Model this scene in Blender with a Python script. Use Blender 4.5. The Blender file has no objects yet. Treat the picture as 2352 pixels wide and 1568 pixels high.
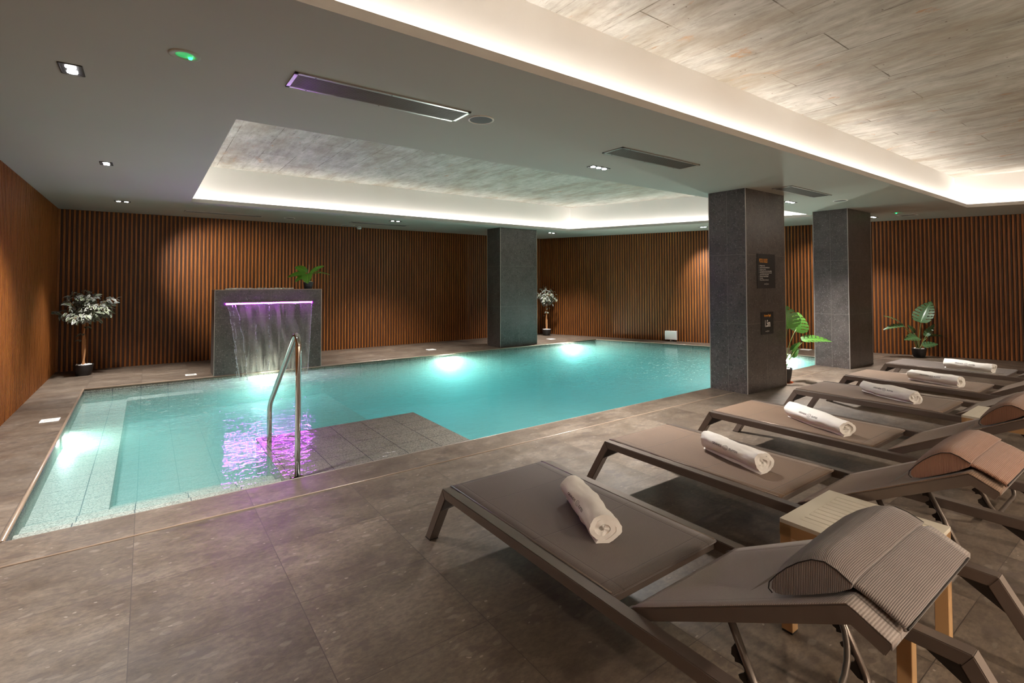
import bpy, bmesh, math, random
from math import sin, cos, pi, radians, sqrt, atan2
from mathutils import Vector, Matrix, noise
random.seed(7)
SC = bpy.context.scene
COL = SC.collection
H = 2.658            # ceiling height
WL = -0.05           # water level

# ------------------------------------------------------------------ scene settings
SC.view_settings.view_transform = 'Standard'
SC.view_settings.look = 'None'
SC.view_settings.gamma = 1.0
SC.view_settings.exposure = 2.05
SC.view_settings.use_curve_mapping = False
cy = SC.cycles
cy.max_bounces = 10
cy.diffuse_bounces = 5
cy.glossy_bounces = 4
cy.transmission_bounces = 6
cy.transparent_max_bounces = 12
cy.volume_bounces = 2
cy.sample_clamp_indirect = 4.0
cy.caustics_reflective = False
cy.caustics_refractive = True
cy.blur_glossy = 0.5
w = bpy.data.worlds.new('dim_interior'); SC.world = w; w.use_nodes = True
w.node_tree.nodes['Background'].inputs[0].default_value = (0.02, 0.02, 0.02, 1)
w.node_tree.nodes['Background'].inputs[1].default_value = 0.5

# ------------------------------------------------------------------ object helpers
def props(o, label=None, cat=None, group=None, kind=None):
    if label: o['label'] = label
    if cat: o['category'] = cat
    if group: o['group'] = group
    if kind: o['kind'] = kind
    return o

def empty(name, loc, rz=0.0, label=None, cat=None, group=None):
    o = bpy.data.objects.new(name, None); COL.objects.link(o)
    o.location = loc; o.rotation_euler = (0, 0, rz); o.empty_display_size = 0.1
    return props(o, label, cat, group)

def obj(name, bm, mat, parent=None, smooth=False, autosmooth=None, loc=None):
    me = bpy.data.meshes.new(name)
    bmesh.ops.recalc_face_normals(bm, faces=bm.faces[:])
    bm.to_mesh(me); bm.free()
    mats = mat if isinstance(mat, (list, tuple)) else [mat]
    for m in mats: me.materials.append(m)
    if smooth or autosmooth:
        for p in me.polygons: p.use_smooth = True
        if autosmooth:
            me.set_sharp_from_angle(angle=radians(autosmooth))
    o = bpy.data.objects.new(name, me); COL.objects.link(o)
    if parent is not None: o.parent = parent
    if loc is not None: o.location = loc
    return o

def copy_tree(o, parent=None):
    c = o.copy(); COL.objects.link(c)
    if parent is not None: c.parent = parent
    for ch in list(o.children): copy_tree(ch, c)
    return c

def BM(): return bmesh.new()

def add_box(bm, c, s, rot=None, mi=0):
    v = []
    for dx in (-.5, .5):
        for dy in (-.5, .5):
            for dz in (-.5, .5):
                p = Vector((dx*s[0], dy*s[1], dz*s[2]))
                if rot is not None: p = rot @ p
                v.append(bm.verts.new(p + Vector(c)))
    for f in ((0,1,3,2),(4,6,7,5),(0,4,5,1),(2,3,7,6),(0,2,6,4),(1,5,7,3)):
        fc = bm.faces.new([v[i] for i in f]); fc.material_index = mi
    return bm

def rbox(c, s, bev=0.004, seg=2, rot=None):
    bm = BM(); add_box(bm, c, s, rot)
    bmesh.ops.bevel(bm, geom=bm.edges[:], offset=bev, segments=seg, affect='EDGES', profile=0.7)
    return bm

def add_prism(bm, pts, axis, a0, a1, mi=0):
    """pts: 2-D polygon; extruded along axis from a0 to a1"""
    def P(p, a):
        if axis == 'x': return (a, p[0], p[1])
        if axis == 'y': return (p[0], a, p[1])
        return (p[0], p[1], a)
    v0 = [bm.verts.new(P(p, a0)) for p in pts]; v1 = [bm.verts.new(P(p, a1)) for p in pts]
    n = len(pts)
    fs = [bm.faces.new(v0), bm.faces.new(v1[::-1])]
    for i in range(n): fs.append(bm.faces.new((v0[i], v0[(i+1) % n], v1[(i+1) % n], v1[i])))
    for f in fs: f.material_index = mi
    return bm

def add_tube(bm, pts, r, seg=10, closed=False, caps=True):
    pts = [Vector(p) for p in pts]; n = len(pts)
    rs = r if isinstance(r, (list, tuple)) else [r]*n
    rings = []; prev = None
    for i, p in enumerate(pts):
        a = pts[i-1] if (i > 0 or closed) else p
        b = pts[(i+1) % n] if (i < n-1 or closed) else p
        t = (b-a).normalized()
        if prev is None:
            ref = Vector((0, 0, 1)) if abs(t.z) < .9 else Vector((1, 0, 0))
            u = t.cross(ref).normalized()
        else:
            u = (prev - t*prev.dot(t))
            u = u.normalized() if u.length > 1e-6 else t.orthogonal().normalized()
        prev = u; v = t.cross(u)
        rings.append([bm.verts.new(p + u*cos(2*pi*k/seg)*rs[i] + v*sin(2*pi*k/seg)*rs[i]) for k in range(seg)])
    m = n if closed else n-1
    for i in range(m):
        A, B = rings[i], rings[(i+1) % n]
        for k in range(seg):
            f = bm.faces.new((A[k], A[(k+1) % seg], B[(k+1) % seg], B[k])); f.smooth = True
    if caps and not closed:
        bm.faces.new(rings[0][::-1]); bm.faces.new(rings[-1])
    return bm

def smooth_path(pts, rad, seg=5):
    """round the corners of a polyline"""
    pts = [Vector(p) for p in pts]; out = [pts[0]]
    for i in range(1, len(pts)-1):
        p = pts[i]; a = (pts[i-1]-p); b = (pts[i+1]-p)
        r = min(rad, a.length*.45, b.length*.45)
        A = p + a.normalized()*r; B = p + b.normalized()*r
        for k in range(seg+1):
            t = k/seg
            out.append(A*(1-t)**2 + p*2*t*(1-t) + B*t*t)
    out.append(pts[-1]); return out

def add_lathe(bm, prof, c, seg=32, mi=0):
    rings = []
    for r, z in prof:
        if r < 1e-5: rings.append([bm.verts.new((c[0], c[1], c[2]+z))])
        else: rings.append([bm.verts.new((c[0]+r*cos(2*pi*k/seg), c[1]+r*sin(2*pi*k/seg), c[2]+z)) for k in range(seg)])
    for A, B in zip(rings[:-1], rings[1:]):
        for k in range(seg):
            k2 = (k+1) % seg
            if len(A) == 1 and len(B) == 1: continue
            if len(A) == 1: f = bm.faces.new((A[0], B[k], B[k2]))
            elif len(B) == 1: f = bm.faces.new((A[k], A[k2], B[0]))
            else: f = bm.faces.new((A[k], A[k2], B[k2], B[k]))
            f.smooth = True; f.material_index = mi
    return bm

def fill_poly(bm, loops, z):
    edges = []
    for L in loops:
        vs = [bm.verts.new((p[0], p[1], z)) for p in L]
        for i in range(len(vs)): edges.append(bm.edges.new((vs[i], vs[(i+1) % len(vs)])))
    bmesh.ops.triangle_fill(bm, edges=edges, use_beauty=True, use_dissolve=False)
    return bm

def slab_with_holes(outer, holes, z0, z1):
    bm = BM()
    fill_poly(bm, [outer]+holes, z0); fill_poly(bm, [outer]+holes, z1)
    for L in [outer]+holes:
        for i in range(len(L)):
            a, b = L[i], L[(i+1) % len(L)]
            bm.faces.new([bm.verts.new((a[0], a[1], z0)), bm.verts.new((b[0], b[1], z0)), bm.verts.new((b[0], b[1], z1)), bm.verts.new((a[0], a[1], z1))])
    bmesh.ops.remove_doubles(bm, verts=bm.verts[:], dist=1e-4)
    return bm

def text_mesh(s, size, depth=0.0, sx=1.0, align='LEFT', off=0.0):
    cu = bpy.data.curves.new('t', 'FONT'); cu.body = s; cu.size = size; cu.extrude = depth; cu.align_x = align; cu.offset = off
    cu.resolution_u = 3
    o = bpy.data.objects.new('t', cu); COL.objects.link(o)
    dg = bpy.context.evaluated_depsgraph_get()
    me = bpy.data.meshes.new_from_object(o.evaluated_get(dg))
    bpy.data.objects.remove(o); bpy.data.curves.remove(cu)
    bm = BM(); bm.from_mesh(me); bpy.data.meshes.remove(me)
    for v in bm.verts: v.co.x *= sx
    return bm

def join_bm(dst, src, M):
    me = bpy.data.meshes.new('tmp'); src.to_mesh(me); src.free()
    n0 = len(dst.verts); dst.from_mesh(me); bpy.data.meshes.remove(me)
    dst.verts.ensure_lookup_table()
    for i in range(n0, len(dst.verts)): dst.verts[i].co = M @ dst.verts[i].co
    return dst

# ------------------------------------------------------------------ material helpers
class NT:
    def __init__(s, name):
        s.m = bpy.data.materials.new(name); s.m.use_nodes = True
        s.t = s.m.node_tree; s.t.nodes.clear()
        s.out = s.t.nodes.new('ShaderNodeOutputMaterial')
        s.pos = None
    def n(s, typ, **kw):
        nd = s.t.nodes.new('ShaderNode'+typ)
        ins = kw.pop('ins', {})
        for k, v in kw.items(): setattr(nd, k, v)
        for k, v in ins.items():
            if isinstance(v, bpy.types.NodeSocket): s.t.links.new(v, nd.inputs[k])
            else: nd.inputs[k].default_value = v
        return nd
    def link(s, a, b): s.t.links.new(a, b)
    def math(s, op, a, b=0.0, c=0.0, clamp=False):
        nd = s.n('Math', operation=op, ins={0: a, 1: b, 2: c}); nd.use_clamp = clamp
        return nd.outputs[0]
    def world(s):
        return s.n('NewGeometry').outputs['Position']
    def local(s):
        return s.n('TexCoord').outputs['Object']
    def uv(s):
        return s.n('TexCoord').outputs['UV']
    def map(s, v, scale=(1, 1, 1), loc=(0, 0, 0), rot=(0, 0, 0)):
        return s.n('Mapping', ins={0: v, 1: loc, 2: rot, 3: scale}).outputs[0]
    def xyz(s, v): return s.n('SeparateXYZ', ins={0: v}).outputs
    def noise(s, v, scale, detail=4, rough=.55, dist=0.0, out=0):
        return s.n('TexNoise', ins={'Vector': v, 'Scale': scale, 'Detail': detail, 'Roughness': rough, 'Distortion': dist}).outputs[out]
    def vor(s, v, scale, feature='F1', out='Distance', rnd=1.0):
        return s.n('TexVoronoi', feature=feature, ins={'Vector': v, 'Scale': scale, 'Randomness': rnd}).outputs[out]
    def ramp(s, f, stops, interp='LINEAR'):
        nd = s.n('ValToRGB', ins={0: f}); cr = nd.color_ramp; cr.interpolation = interp
        while len(cr.elements) > 1: cr.elements.remove(cr.elements[-1])
        cr.elements[0].position = stops[0][0]; cr.elements[0].color = (*stops[0][1], 1) if len(stops[0][1]) == 3 else stops[0][1]
        for p, c in stops[1:]:
            e = cr.elements.new(p); e.color = (*c, 1) if len(c) == 3 else c
        return nd.outputs[0]
    def mapr(s, f, a, b, c=0.0, d=1.0):
        return s.n('MapRange', ins={0: f, 1: a, 2: b, 3: c, 4: d}).outputs[0]
    def mix(s, f, a, b, mode='MIX'):
        nd = s.n('Mix', data_type='RGBA', blend_type=mode)
        for i, v in ((0, f), (6, a), (7, b)):
            if isinstance(v, bpy.types.NodeSocket): s.link(v, nd.inputs[i])
            else: nd.inputs[i].default_value = ((*v, 1) if isinstance(v, tuple) and len(v) == 3 else v)
        return nd.outputs[2]
    def bump(s, h, strength=.3, dist=.01, normal=None):
        ins = {'Height': h, 'Strength': strength, 'Distance': dist}
        if normal is not None: ins['Normal'] = normal
        return s.n('Bump', ins=ins).outputs[0]
    def line(s, c, period, off, width):
        """1 on a joint line"""
        d = s.math('PINGPONG', s.math('SUBTRACT', c, off), period/2)
        return s.math('LESS_THAN', d, width/2)
    def bsdf(s, col, rough=.5, metal=0.0, normal=None, spec=.5, **kw):
        b = s.n('BsdfPrincipled')
        for k, v in (('Base Color', col), ('Roughness', rough), ('Metallic', metal), ('Specular IOR Level', spec)):
            if isinstance(v, bpy.types.NodeSocket): s.link(v, b.inputs[k])
            else: b.inputs[k].default_value = ((*v, 1) if isinstance(v, tuple) and len(v) == 3 else v)
        if normal is not None: s.link(normal, b.inputs['Normal'])
        for k, v in kw.items():
            k = k.replace('_', ' ')
            if isinstance(v, bpy.types.NodeSocket): s.link(v, b.inputs[k])
            else: b.inputs[k].default_value = v
        return b
    def done(s, sh):
        s.link(sh.outputs[0] if not isinstance(sh, bpy.types.NodeSocket) else sh, s.out.inputs[0]); return s.m

def simple(name, col, rough=.5, metal=0.0, var=0.06, scale=8, spec=.5, bump=0.0):
    k = NT(name); p = k.local()
    nz = k.noise(p, scale, 4)
    a = tuple(max(0, c*(1-var)) for c in col); b = tuple(min(1, c*(1+var)) for c in col)
    c = k.mix(nz, a, b)
    nm = k.bump(k.noise(p, scale*12, 2), bump, .002) if bump else None
    return k.done(k.bsdf(c, rough, metal, nm, spec))

def emit(name, col, s):
    k = NT(name)
    return k.done(k.n('Emission', ins={0: (*col, 1), 1: s}))

# --- stone floor tiles
def mat_floor():
    k = NT('ceppo_floor_tile'); p = k.world(); X = k.xyz(p)
    # tile id for tint
    tx = k.math('FLOOR', k.math('DIVIDE', k.math('ADD', X[0], .04), .62)); ty = k.math('FLOOR', k.math('DIVIDE', k.math('SUBTRACT', X[1], 3.635), .6))
    tid = k.n('CombineXYZ', ins={0: tx, 1: ty, 2: 0.0}).outputs[0]
    rnd = k.n('TexWhiteNoise', noise_dimensions='3D', ins={'Vector': tid})
    sp = k.n('VectorMath', operation='ADD', ins={0: p, 1: k.n('VectorMath', operation='SCALE', ins={0: rnd.outputs['Color'], 'Scale': 3.0}).outputs[0]}).outputs[0]
    st = k.map(sp, scale=(0.55, 1.0, 1.0), rot=(0, 0, .12))
    wob = k.n('VectorMath', operation='ADD', ins={0: st, 1: k.n('VectorMath', operation='SCALE', ins={0: k.noise(st, 9, 3, out=1), 'Scale': .07}).outputs[0]}).outputs[0]
    base = k.ramp(k.noise(st, 3.2, 8, .62, .4), [(0.28, (.064, .046, .034)), (.5, (.106, .082, .061)), (.72, (.158, .128, .100))])
    fine = k.noise(st, 55, 5, .7)
    base = k.mix(.8, base, k.ramp(fine, [(.3, (.55, .54, .53)), (.7, (1.42, 1.38, 1.34))]), 'MULTIPLY')
    # pebbles: dark blobs and pale chips
    v1 = k.n('TexVoronoi', feature='F1', ins={'Vector': wob, 'Scale': 11.0, 'Randomness': 1.0})
    c1 = k.xyz(v1.outputs['Color'])
    dark = k.math('MULTIPLY', k.mapr(v1.outputs['Distance'], .36, .26), k.math('GREATER_THAN', c1[0], .74))
    base = k.mix(k.math('MULTIPLY', dark, .62), base, (.07, .052, .043))
    v2 = k.n('TexVoronoi', feature='F1', ins={'Vector': wob, 'Scale': 21.0, 'Randomness': 1.0})
    c2 = k.xyz(v2.outputs['Color'])
    lite = k.math('MULTIPLY', k.mapr(v2.outputs['Distance'], .34, .27), k.math('GREATER_THAN', c2[1], .84))
    base = k.mix(k.math('MULTIPLY', lite, .20), base, (.30, .26, .215))
    v3 = k.n('TexVoronoi', feature='F1', ins={'Vector': wob, 'Scale': 48.0})
    c3 = k.xyz(v3.outputs['Color'])
    base = k.mix(k.math('MULTIPLY', k.math('GREATER_THAN', c3[0], .9), .4), base, (.07, .05, .042))
    base = k.mix(k.math('MULTIPLY', k.math('MULTIPLY', k.math('GREATER_THAN', c3[1], .93), k.math('LESS_THAN', v3.outputs['Distance'], .22)), .5), base, (.32, .28, .235))
    tint = k.mapr(rnd.outputs['Value'], 0, 1, .86, 1.12)
    base = k.mix(1.0, base, k.n('CombineColor', ins={0: tint, 1: tint, 2: tint}).outputs[0], 'MULTIPLY')
    g = k.math('MAXIMUM', k.line(X[0], .62, -.04, .0035), k.line(X[1], .6, 3.635, .0035))
    base = k.mix(g, base, (.05, .038, .03))
    rough = k.mapr(k.noise(p, 5, 3), .3, .7, .34, .5)
    nm = k.bump(k.math('SUBTRACT', fine, k.math('MULTIPLY', g, 1.5)), .12, .004)
    return k.done(k.bsdf(base, rough, 0, nm, .5))

def mat_column():
    k = NT('dark_ceppo_cladding'); p = k.local(); X = k.xyz(p); N = k.xyz(k.n('NewGeometry').outputs['Normal'])
    wob = k.n('VectorMath', operation='ADD', ins={0: p, 1: k.n('VectorMath', operation='SCALE', ins={0: k.noise(p, 12, 3, out=1), 'Scale': .05}).outputs[0]}).outputs[0]
    base = k.ramp(k.noise(p, 4, 8, .65), [(.3, (.042, .035, .031)), (.7, (.094, .080, .073))])
    fine = k.noise(p, 70, 5, .75)
    base = k.mix(.7, base, k.ramp(fine, [(.3, (.6, .6, .6)), (.75, (1.35, 1.32, 1.32))]), 'MULTIPLY')
    v1 = k.n('TexVoronoi', ins={'Vector': wob, 'Scale': 25.0}); c1 = k.xyz(v1.outputs['Color'])
    base = k.mix(k.math('MULTIPLY', k.math('MULTIPLY', k.mapr(v1.outputs['Distance'], .42, .3), k.math('GREATER_THAN', c1[0], .70)), .6), base, (.018, .016, .016))
    v2 = k.n('TexVoronoi', ins={'Vector': wob, 'Scale': 52.0}); c2 = k.xyz(v2.outputs['Color'])
    base = k.mix(k.math('MULTIPLY', k.math('MULTIPLY', k.mapr(v2.outputs['Distance'], .36, .28), k.math('GREATER_THAN', c2[1], .84)), .38), base, (.19, .175, .165))
    v3 = k.n('TexVoronoi', ins={'Vector': wob, 'Scale': 110.0}); c3 = k.xyz(v3.outputs['Color'])
    base = k.mix(k.math('MULTIPLY', k.math('GREATER_THAN', c3[2], .95), .5), base, (.24, .22, .21))
    gx = k.math('MULTIPLY', k.math('LESS_THAN', k.math('ABSOLUTE', X[0]), .0018), k.math('GREATER_THAN', k.math('ABSOLUTE', N[1]), .7))
    gy = k.math('MULTIPLY', k.math('LESS_THAN', k.math('ABSOLUTE', X[1]), .0018), k.math('GREATER_THAN', k.math('ABSOLUTE', N[0]), .7))
    gz = k.line(X[2], .905, .895, .004)
    g = k.math('MAXIMUM', k.math('MAXIMUM', gx, gy), gz)
    base = k.mix(g, base, (.17, .15, .13))
    nm = k.bump(k.math('SUBTRACT', fine, g), .25, .003)
    return k.done(k.bsdf(base, k.mapr(fine, .3, .7, .28, .45), 0, nm, .55))

def mat_concrete():
    k = NT('board_formed_concrete'); p = k.world(); X = k.xyz(p)
    st = k.map(p, scale=(2.0, .55, 1))
    b = k.n('TexBrick', offset=.37, offset_frequency=2, squash=1.0, ins={'Vector': k.map(p, rot=(0, 0, pi/2)), 'Scale': 1.0, 'Mortar Size': .005, 'Mortar Smooth': .2, 'Brick Width': 1.55, 'Row Height': .43,
             'Color1': (.84, .84, .84, 1), 'Color2': (1.08, 1.08, 1.08, 1), 'Mortar': (.34, .32, .29, 1)})
    g1 = k.noise(k.map(p, scale=(1.6, .8, 1)), 3.2, 10, .72, .5); g2 = k.noise(k.map(p, scale=(7, .9, 1)), 3.5, 6, .65, .2)
    grain = k.math('ADD', k.math('MULTIPLY', g1, .62), k.math('MULTIPLY', g2, .38))
    base = k.ramp(grain, [(.30, (.23, .21, .185)), (.44, (.36, .338, .30)), (.56, (.47, .445, .405)), (.70, (.58, .56, .52))])
    jn = k.mapr(k.noise(p, 2.3, 4, .6), .42, .60)
    brk = k.mix(jn, (1.0, 1.0, 1.0), b.outputs['Color'])
    base = k.mix(1.0, base, brk, 'MULTIPLY')
    stain = k.mapr(k.noise(k.map(p, scale=(1.4, .45, 1)), 1.5, 6, .62), .47, .66)
    base = k.mix(k.math('MULTIPLY', stain, .62), base, (.27, .215, .155))
    rust = k.mapr(k.noise(k.map(p, scale=(3.2, 1.1, 1), loc=(3, 1, 0)), 1.7, 7, .7, .9), .61, .69)
    base = k.mix(k.math('MULTIPLY', rust, .65), base, (.40, .20, .08))
    dk = k.mapr(k.noise(k.map(p, scale=(6, .9, 1), loc=(7, 3, 0)), 4, 7, .78), .56, .68)
    base = k.mix(k.math('MULTIPLY', dk, .6), base, (.19, .16, .125))
    pit = k.math('LESS_THAN', k.vor(p, 9), .06)
    base = k.mix(k.math('MULTIPLY', pit, .8), base, (.10, .07, .05))
    nm = k.bump(k.math('ADD', k.math('MULTIPLY', g1, .5), k.math('MULTIPLY', b.outputs['Fac'], -1.2)), .22, .008)
    return k.done(k.bsdf(base, .85, 0, nm, .2))

def mat_wood(name, a, b, c):
    k = NT(name); p = k.world()
    g = k.noise(k.map(p, scale=(30, 30, 1.2)), 1.6, 6, .6, .4)
    s = k.noise(k.map(p, scale=(40, 40, 14)), 3.0, 4, .7)
    col = k.ramp(g, [(.25, a), (.52, b), (.8, c)])
    col = k.mix(.5, col, k.ramp(s, [(.3, (.62, .62, .62)), (.7, (1.25, 1.25, 1.25))]), 'MULTIPLY')
    return k.done(k.bsdf(col, .5, 0, k.bump(g, .1, .002), .35))

def mat_pooltile(wet=False):
    k = NT('wet_pebbled_tile' if wet else 'pebbled_pool_tile'); p = k.world(); X = k.xyz(p)
    wob = k.n('VectorMath', operation='ADD', ins={0: p, 1: k.n('VectorMath', operation='SCALE', ins={0: k.noise(p, 25, 3, out=1), 'Scale': .03}).outputs[0]}).outputs[0]
    e = k.vor(k.map(wob, scale=(1, 1.6, 1.3)), 42, feature='DISTANCE_TO_EDGE')
    peb = k.mapr(e, .02, .16)
    base = k.mix(peb, (.16, .15, .13), (.40, .385, .34))
    base = k.mix(.35, base, k.ramp(k.noise(p, 30, 4, .6), [(.3, (.7, .7, .68)), (.7, (1.25, 1.25, 1.2))]), 'MULTIPLY')
    N = k.xyz(k.n('NewGeometry').outputs['Normal'])
    lx = k.math('MULTIPLY', k.line(X[0], .32, -.36+.32*3-.005, .006), k.math('LESS_THAN', k.math('ABSOLUTE', N[0]), .7))
    ly = k.math('MULTIPLY', k.line(X[1], .305, 4.413, .0055), k.math('LESS_THAN', k.math('ABSOLUTE', N[1]), .7))
    lz = k.math('MULTIPLY', k.line(X[2], .32, -.05-.32, .005), k.math('LESS_THAN', k.math('ABSOLUTE', N[2]), .7))
    g = k.math('MAXIMUM', k.math('MAXIMUM', lx, ly), lz)
    base = k.mix(g, base, (.03, .035, .05))
    if wet:
        wv = k.math('ADD', k.noise(k.map(p, scale=(1, 1.3, 1)), 2.6, 2, .5, .3), k.math('MULTIPLY', k.noise(k.map(p, scale=(1.2, 2.2, 1)), 9, 2, .5, .6), .22))
        base = k.mix(1.0, base, (.46, .45, .43), 'MULTIPLY')
        b = k.bsdf(base, .5, 0, k.bump(peb, .3, .003), .4, Coat_Weight=.75, Coat_Roughness=.02)
        k.link(k.bump(wv, .30, .05), b.inputs['Coat Normal'])
        return k.done(b)
    return k.done(k.bsdf(base, .5, 0, k.bump(peb, .4, .004), .4))

def mat_water():
    k = NT('pool_water'); p = k.world(); X = k.xyz(p)
    # small waves, livelier under the cascade and over the far jets
    def blob(cx, cyy, r0, r1):
        d = k.n('VectorMath', operation='DISTANCE', ins={0: k.n('CombineXYZ', ins={0: X[0], 1: X[1], 2: 0.0}).outputs[0], 1: (cx, cyy, 0)}).outputs['Value']
        return k.mapr(d, r0, r1, 1, 0)
    casc = k.mapr(k.math('SQRT', k.math('ADD', k.math('POWER', k.math('DIVIDE', k.math('SUBTRACT', X[0], 1.65), 1.35), 2.0), k.math('POWER', k.math('DIVIDE', k.math('SUBTRACT', X[1], 8.5), .85), 2.0))), .25, 1.1, 1, 0); casc2 = blob(1.6, 8.5, .3, 3.6); jets = blob(7.2, 6.8, .6, 3.4)
    liv = k.math('MAXIMUM', casc2, jets)
    w1 = k.noise(k.map(p, scale=(1, 1.3, 1)), 2.6, 2, .5, .3)
    w2 = k.noise(k.map(p, scale=(1.2, 2.2, 1)), 9, 2, .5, .6)
    hgt = k.math('ADD', k.math('MULTIPLY', w1, .30), k.math('MULTIPLY', w2, k.math('MULTIPLY_ADD', liv, .45, .17)))
    nm = k.bump(hgt, .30, .05)
    tr = k.n('BsdfTransparent', ins={'Color': (.97, .99, 1, 1)}); rf = k.n('BsdfGlossy', ins={'Color': (1, 1, 1, 1), 'Roughness': .008, 'Normal': nm})
    fr = k.n('Fresnel', ins={'IOR': 1.33, 'Normal': nm})
    gl = k.n('MixShader', ins={0: fr.outputs[0], 1: tr.outputs[0], 2: rf.outputs[0]})
    fo1 = k.mapr(k.noise(k.map(p, scale=(1, 2.0, 1)), 7, 6, .72, .8), .53, .72)
    foam = k.math('MULTIPLY', casc, k.math('ADD', fo1, .62), clamp=True)
    fl = k.mapr(k.noise(k.map(p, scale=(2.2, 4.0, 1)), 6, 6, .75, .9), .53, .66)
    foam2 = k.math('MULTIPLY', k.math('MULTIPLY', k.math('MAXIMUM', jets, k.math('MULTIPLY', casc2, .8)), fl), .85)
    foam = k.math('MAXIMUM', foam, foam2, clamp=True)
    df = k.n('BsdfDiffuse', ins={'Color': (.92, .93, .90, 1)})
    tl = k.n('BsdfTranslucent', ins={'Color': (.8, .9, .9, 1)})
    wh = k.n('MixShader', ins={0: .6, 1: df.outputs[0], 2: tl.outputs[0]})
    sh = k.n('MixShader', ins={0: k.math('MULTIPLY', foam, .8), 1: gl.outputs[0], 2: wh.outputs[0]})
    k.link(sh.outputs[0], k.out.inputs[0])
    va = k.n('VolumeAbsorption', ins={'Color': (.05, .85, .88, 1), 'Density': .58})
    vs = k.n('VolumeScatter', ins={'Color': (.58, .98, .90, 1), 'Density': .58, 'Anisotropy': .3})
    ad = k.n('AddShader', ins={0: va.outputs[0], 1: vs.outputs[0]})
    k.link(ad.outputs[0], k.out.inputs['Volume'])
    return k.m

def mat_fabric(name, a, b, rib=None, axis=1, period=.006, rough=.7):
    k = NT(name); p = k.local(); X = k.xyz(p)
    wv = k.math('PINGPONG', X[axis], period/2); wv = k.mapr(wv, 0, period/2)
    wx = k.mapr(k.math('PINGPONG', X[0], .0022), 0, .0022)
    nz = k.noise(p, 260, 2, .6)
    col = k.mix(k.mapr(k.math('ADD', k.math('MULTIPLY', wv, .6), k.math('MULTIPLY', nz, .6)), .2, .9), a, b)
    col = k.mix(.3, col, k.ramp(k.noise(p, 3, 3), [(.3, (.8, .8, .8)), (.7, (1.15, 1.15, 1.15))]), 'MULTIPLY')
    h = k.math('ADD', wv, k.math('MULTIPLY', wx, .3)); dark = None
    if rib:   # seams at given local lines: list of (axis, value)
        for ax, val in rib:
            d = k.math('ABSOLUTE', k.math('SUBTRACT', X[ax], val))
            m = k.mapr(d, .0012, .0035, 1, 0)
            dark = m if dark is None else k.math('MAXIMUM', dark, m)
        col = k.mix(k.math('MULTIPLY', dark, .45), col, tuple(c*.25 for c in a))
        h = k.math('SUBTRACT', h, k.math('MULTIPLY', dark, 3.0))
    nm = k.bump(h, .35, .0015)
    return k.done(k.bsdf(col, rough, 0, nm, .35, Sheen_Weight=.25, Sheen_Roughness=.4))

def mat_metal(name, col, rough=.3, metal=.6):
    k = NT(name); p = k.local()
    n2 = k.noise(p, 40, 3)
    return k.done(k.bsdf(k.mix(k.noise(p, 5, 3), tuple(c*.92 for c in col), tuple(c*1.08 for c in col)), rough, metal, None, .5))

def mat_leaf(name, inner, outer, margin, rough=.4, edge=.62):
    k = NT(name); uv = k.xyz(k.uv())
    a = k.math('ABSOLUTE', k.math('SUBTRACT', uv[1], .5)); a = k.math('MULTIPLY', a, 2.0)
    wob = k.math('ADD', a, k.math('MULTIPLY', k.math('SUBTRACT', k.noise(k.local(), 60, 2), .5), .25))
    vein = k.math('LESS_THAN', a, .06)
    col = k.mix(k.noise(k.local(), 9, 3), inner, outer)
    side = k.math('PINGPONG', k.math('ADD', uv[0], k.math('MULTIPLY', a, -.18)), .035)
    col = k.mix(k.math('MULTIPLY', k.math('LESS_THAN', side, .0045), .35), col, tuple(min(1, c*1.8) for c in outer))
    col = k.mix(k.math('MULTIPLY', vein, .5), col, tuple(min(1, c*2.2) for c in outer))
    if margin: col = k.mix(k.mapr(wob, edge-.06, edge+.04), col, margin)
    b = k.bsdf(col, rough, 0, None, .5)
    t = k.n('BsdfTranslucent', ins={'Color': (*[min(1, c*1.3) for c in outer], 1)})
    return k.done(k.n('MixShader', ins={0: .12, 1: b.outputs[0], 2: t.outputs[0]}))

M = {}
M['floor'] = mat_floor()
M['column'] = mat_column()
M['concrete'] = mat_concrete()
M['wood'] = mat_wood('teak_slat', (.110, .033, .005), (.240, .075, .012), (.37, .130, .026))
M['wood_dark'] = mat_wood('dark_groove_slat', (.045, .017, .008), (.085, .033, .015), (.13, .052, .024))
M['backing'] = simple('black_backing', (.012, .008, .007), .8)
M['paint'] = simple('ceiling_paint', (.41, .388, .35), .8, var=.03, scale=1.5)
M['paint_w'] = simple('cove_paint', (.80, .78, .75), .8, var=.02, scale=2)
M['pool'] = mat_pooltile()
M['water'] = mat_water()
M['pool_wet'] = mat_pooltile(True)
M['bead'] = simple('tan_edge_trim', (.25, .185, .135), .28, var=.1, scale=4)
M['steeltrim'] = mat_metal('corner_trim_metal', (.42, .38, .34), .35, .5)
M['chrome'] = mat_metal('polished_steel', (.62, .60, .58), .10, 1.0)
M['frame'] = mat_metal('taupe_powder_coat', (.175, .138, .116), .34, .6)
M['tube'] = mat_metal('bronze_tube', (.13, .105, .088), .28, .7)
M['blackmetal'] = mat_metal('black_bracket', (.022, .017, .014), .4, .4)
M['foot'] = simple('black_plastic', (.015, .013, .012), .5)
M['table_top'] = simple('cream_aluminium', (.56, .52, .43), .38, var=.03)
M['table_leg'] = simple('shaded_cream_aluminium', (.40, .235, .105), .38, var=.04)  # same coat as the top; weaker light on the sides painted in as browner
M['towel'] = None
M['black'] = simple('sign_black', (.010, .009, .010), .45)
M['orange'] = simple('sign_orange', (.75, .30, .035), .5)
M['white'] = simple('white_print', (.72, .70, .67), .5)
M['whiteplastic'] = simple('white_plastic', (.72, .72, .70), .4, var=.03)
M['pot'] = simple('black_pot', (.018, .015, .015), .45)
M['pot2'] = simple('charcoal_plastic_pot', (.05, .05, .065), .4)
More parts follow.
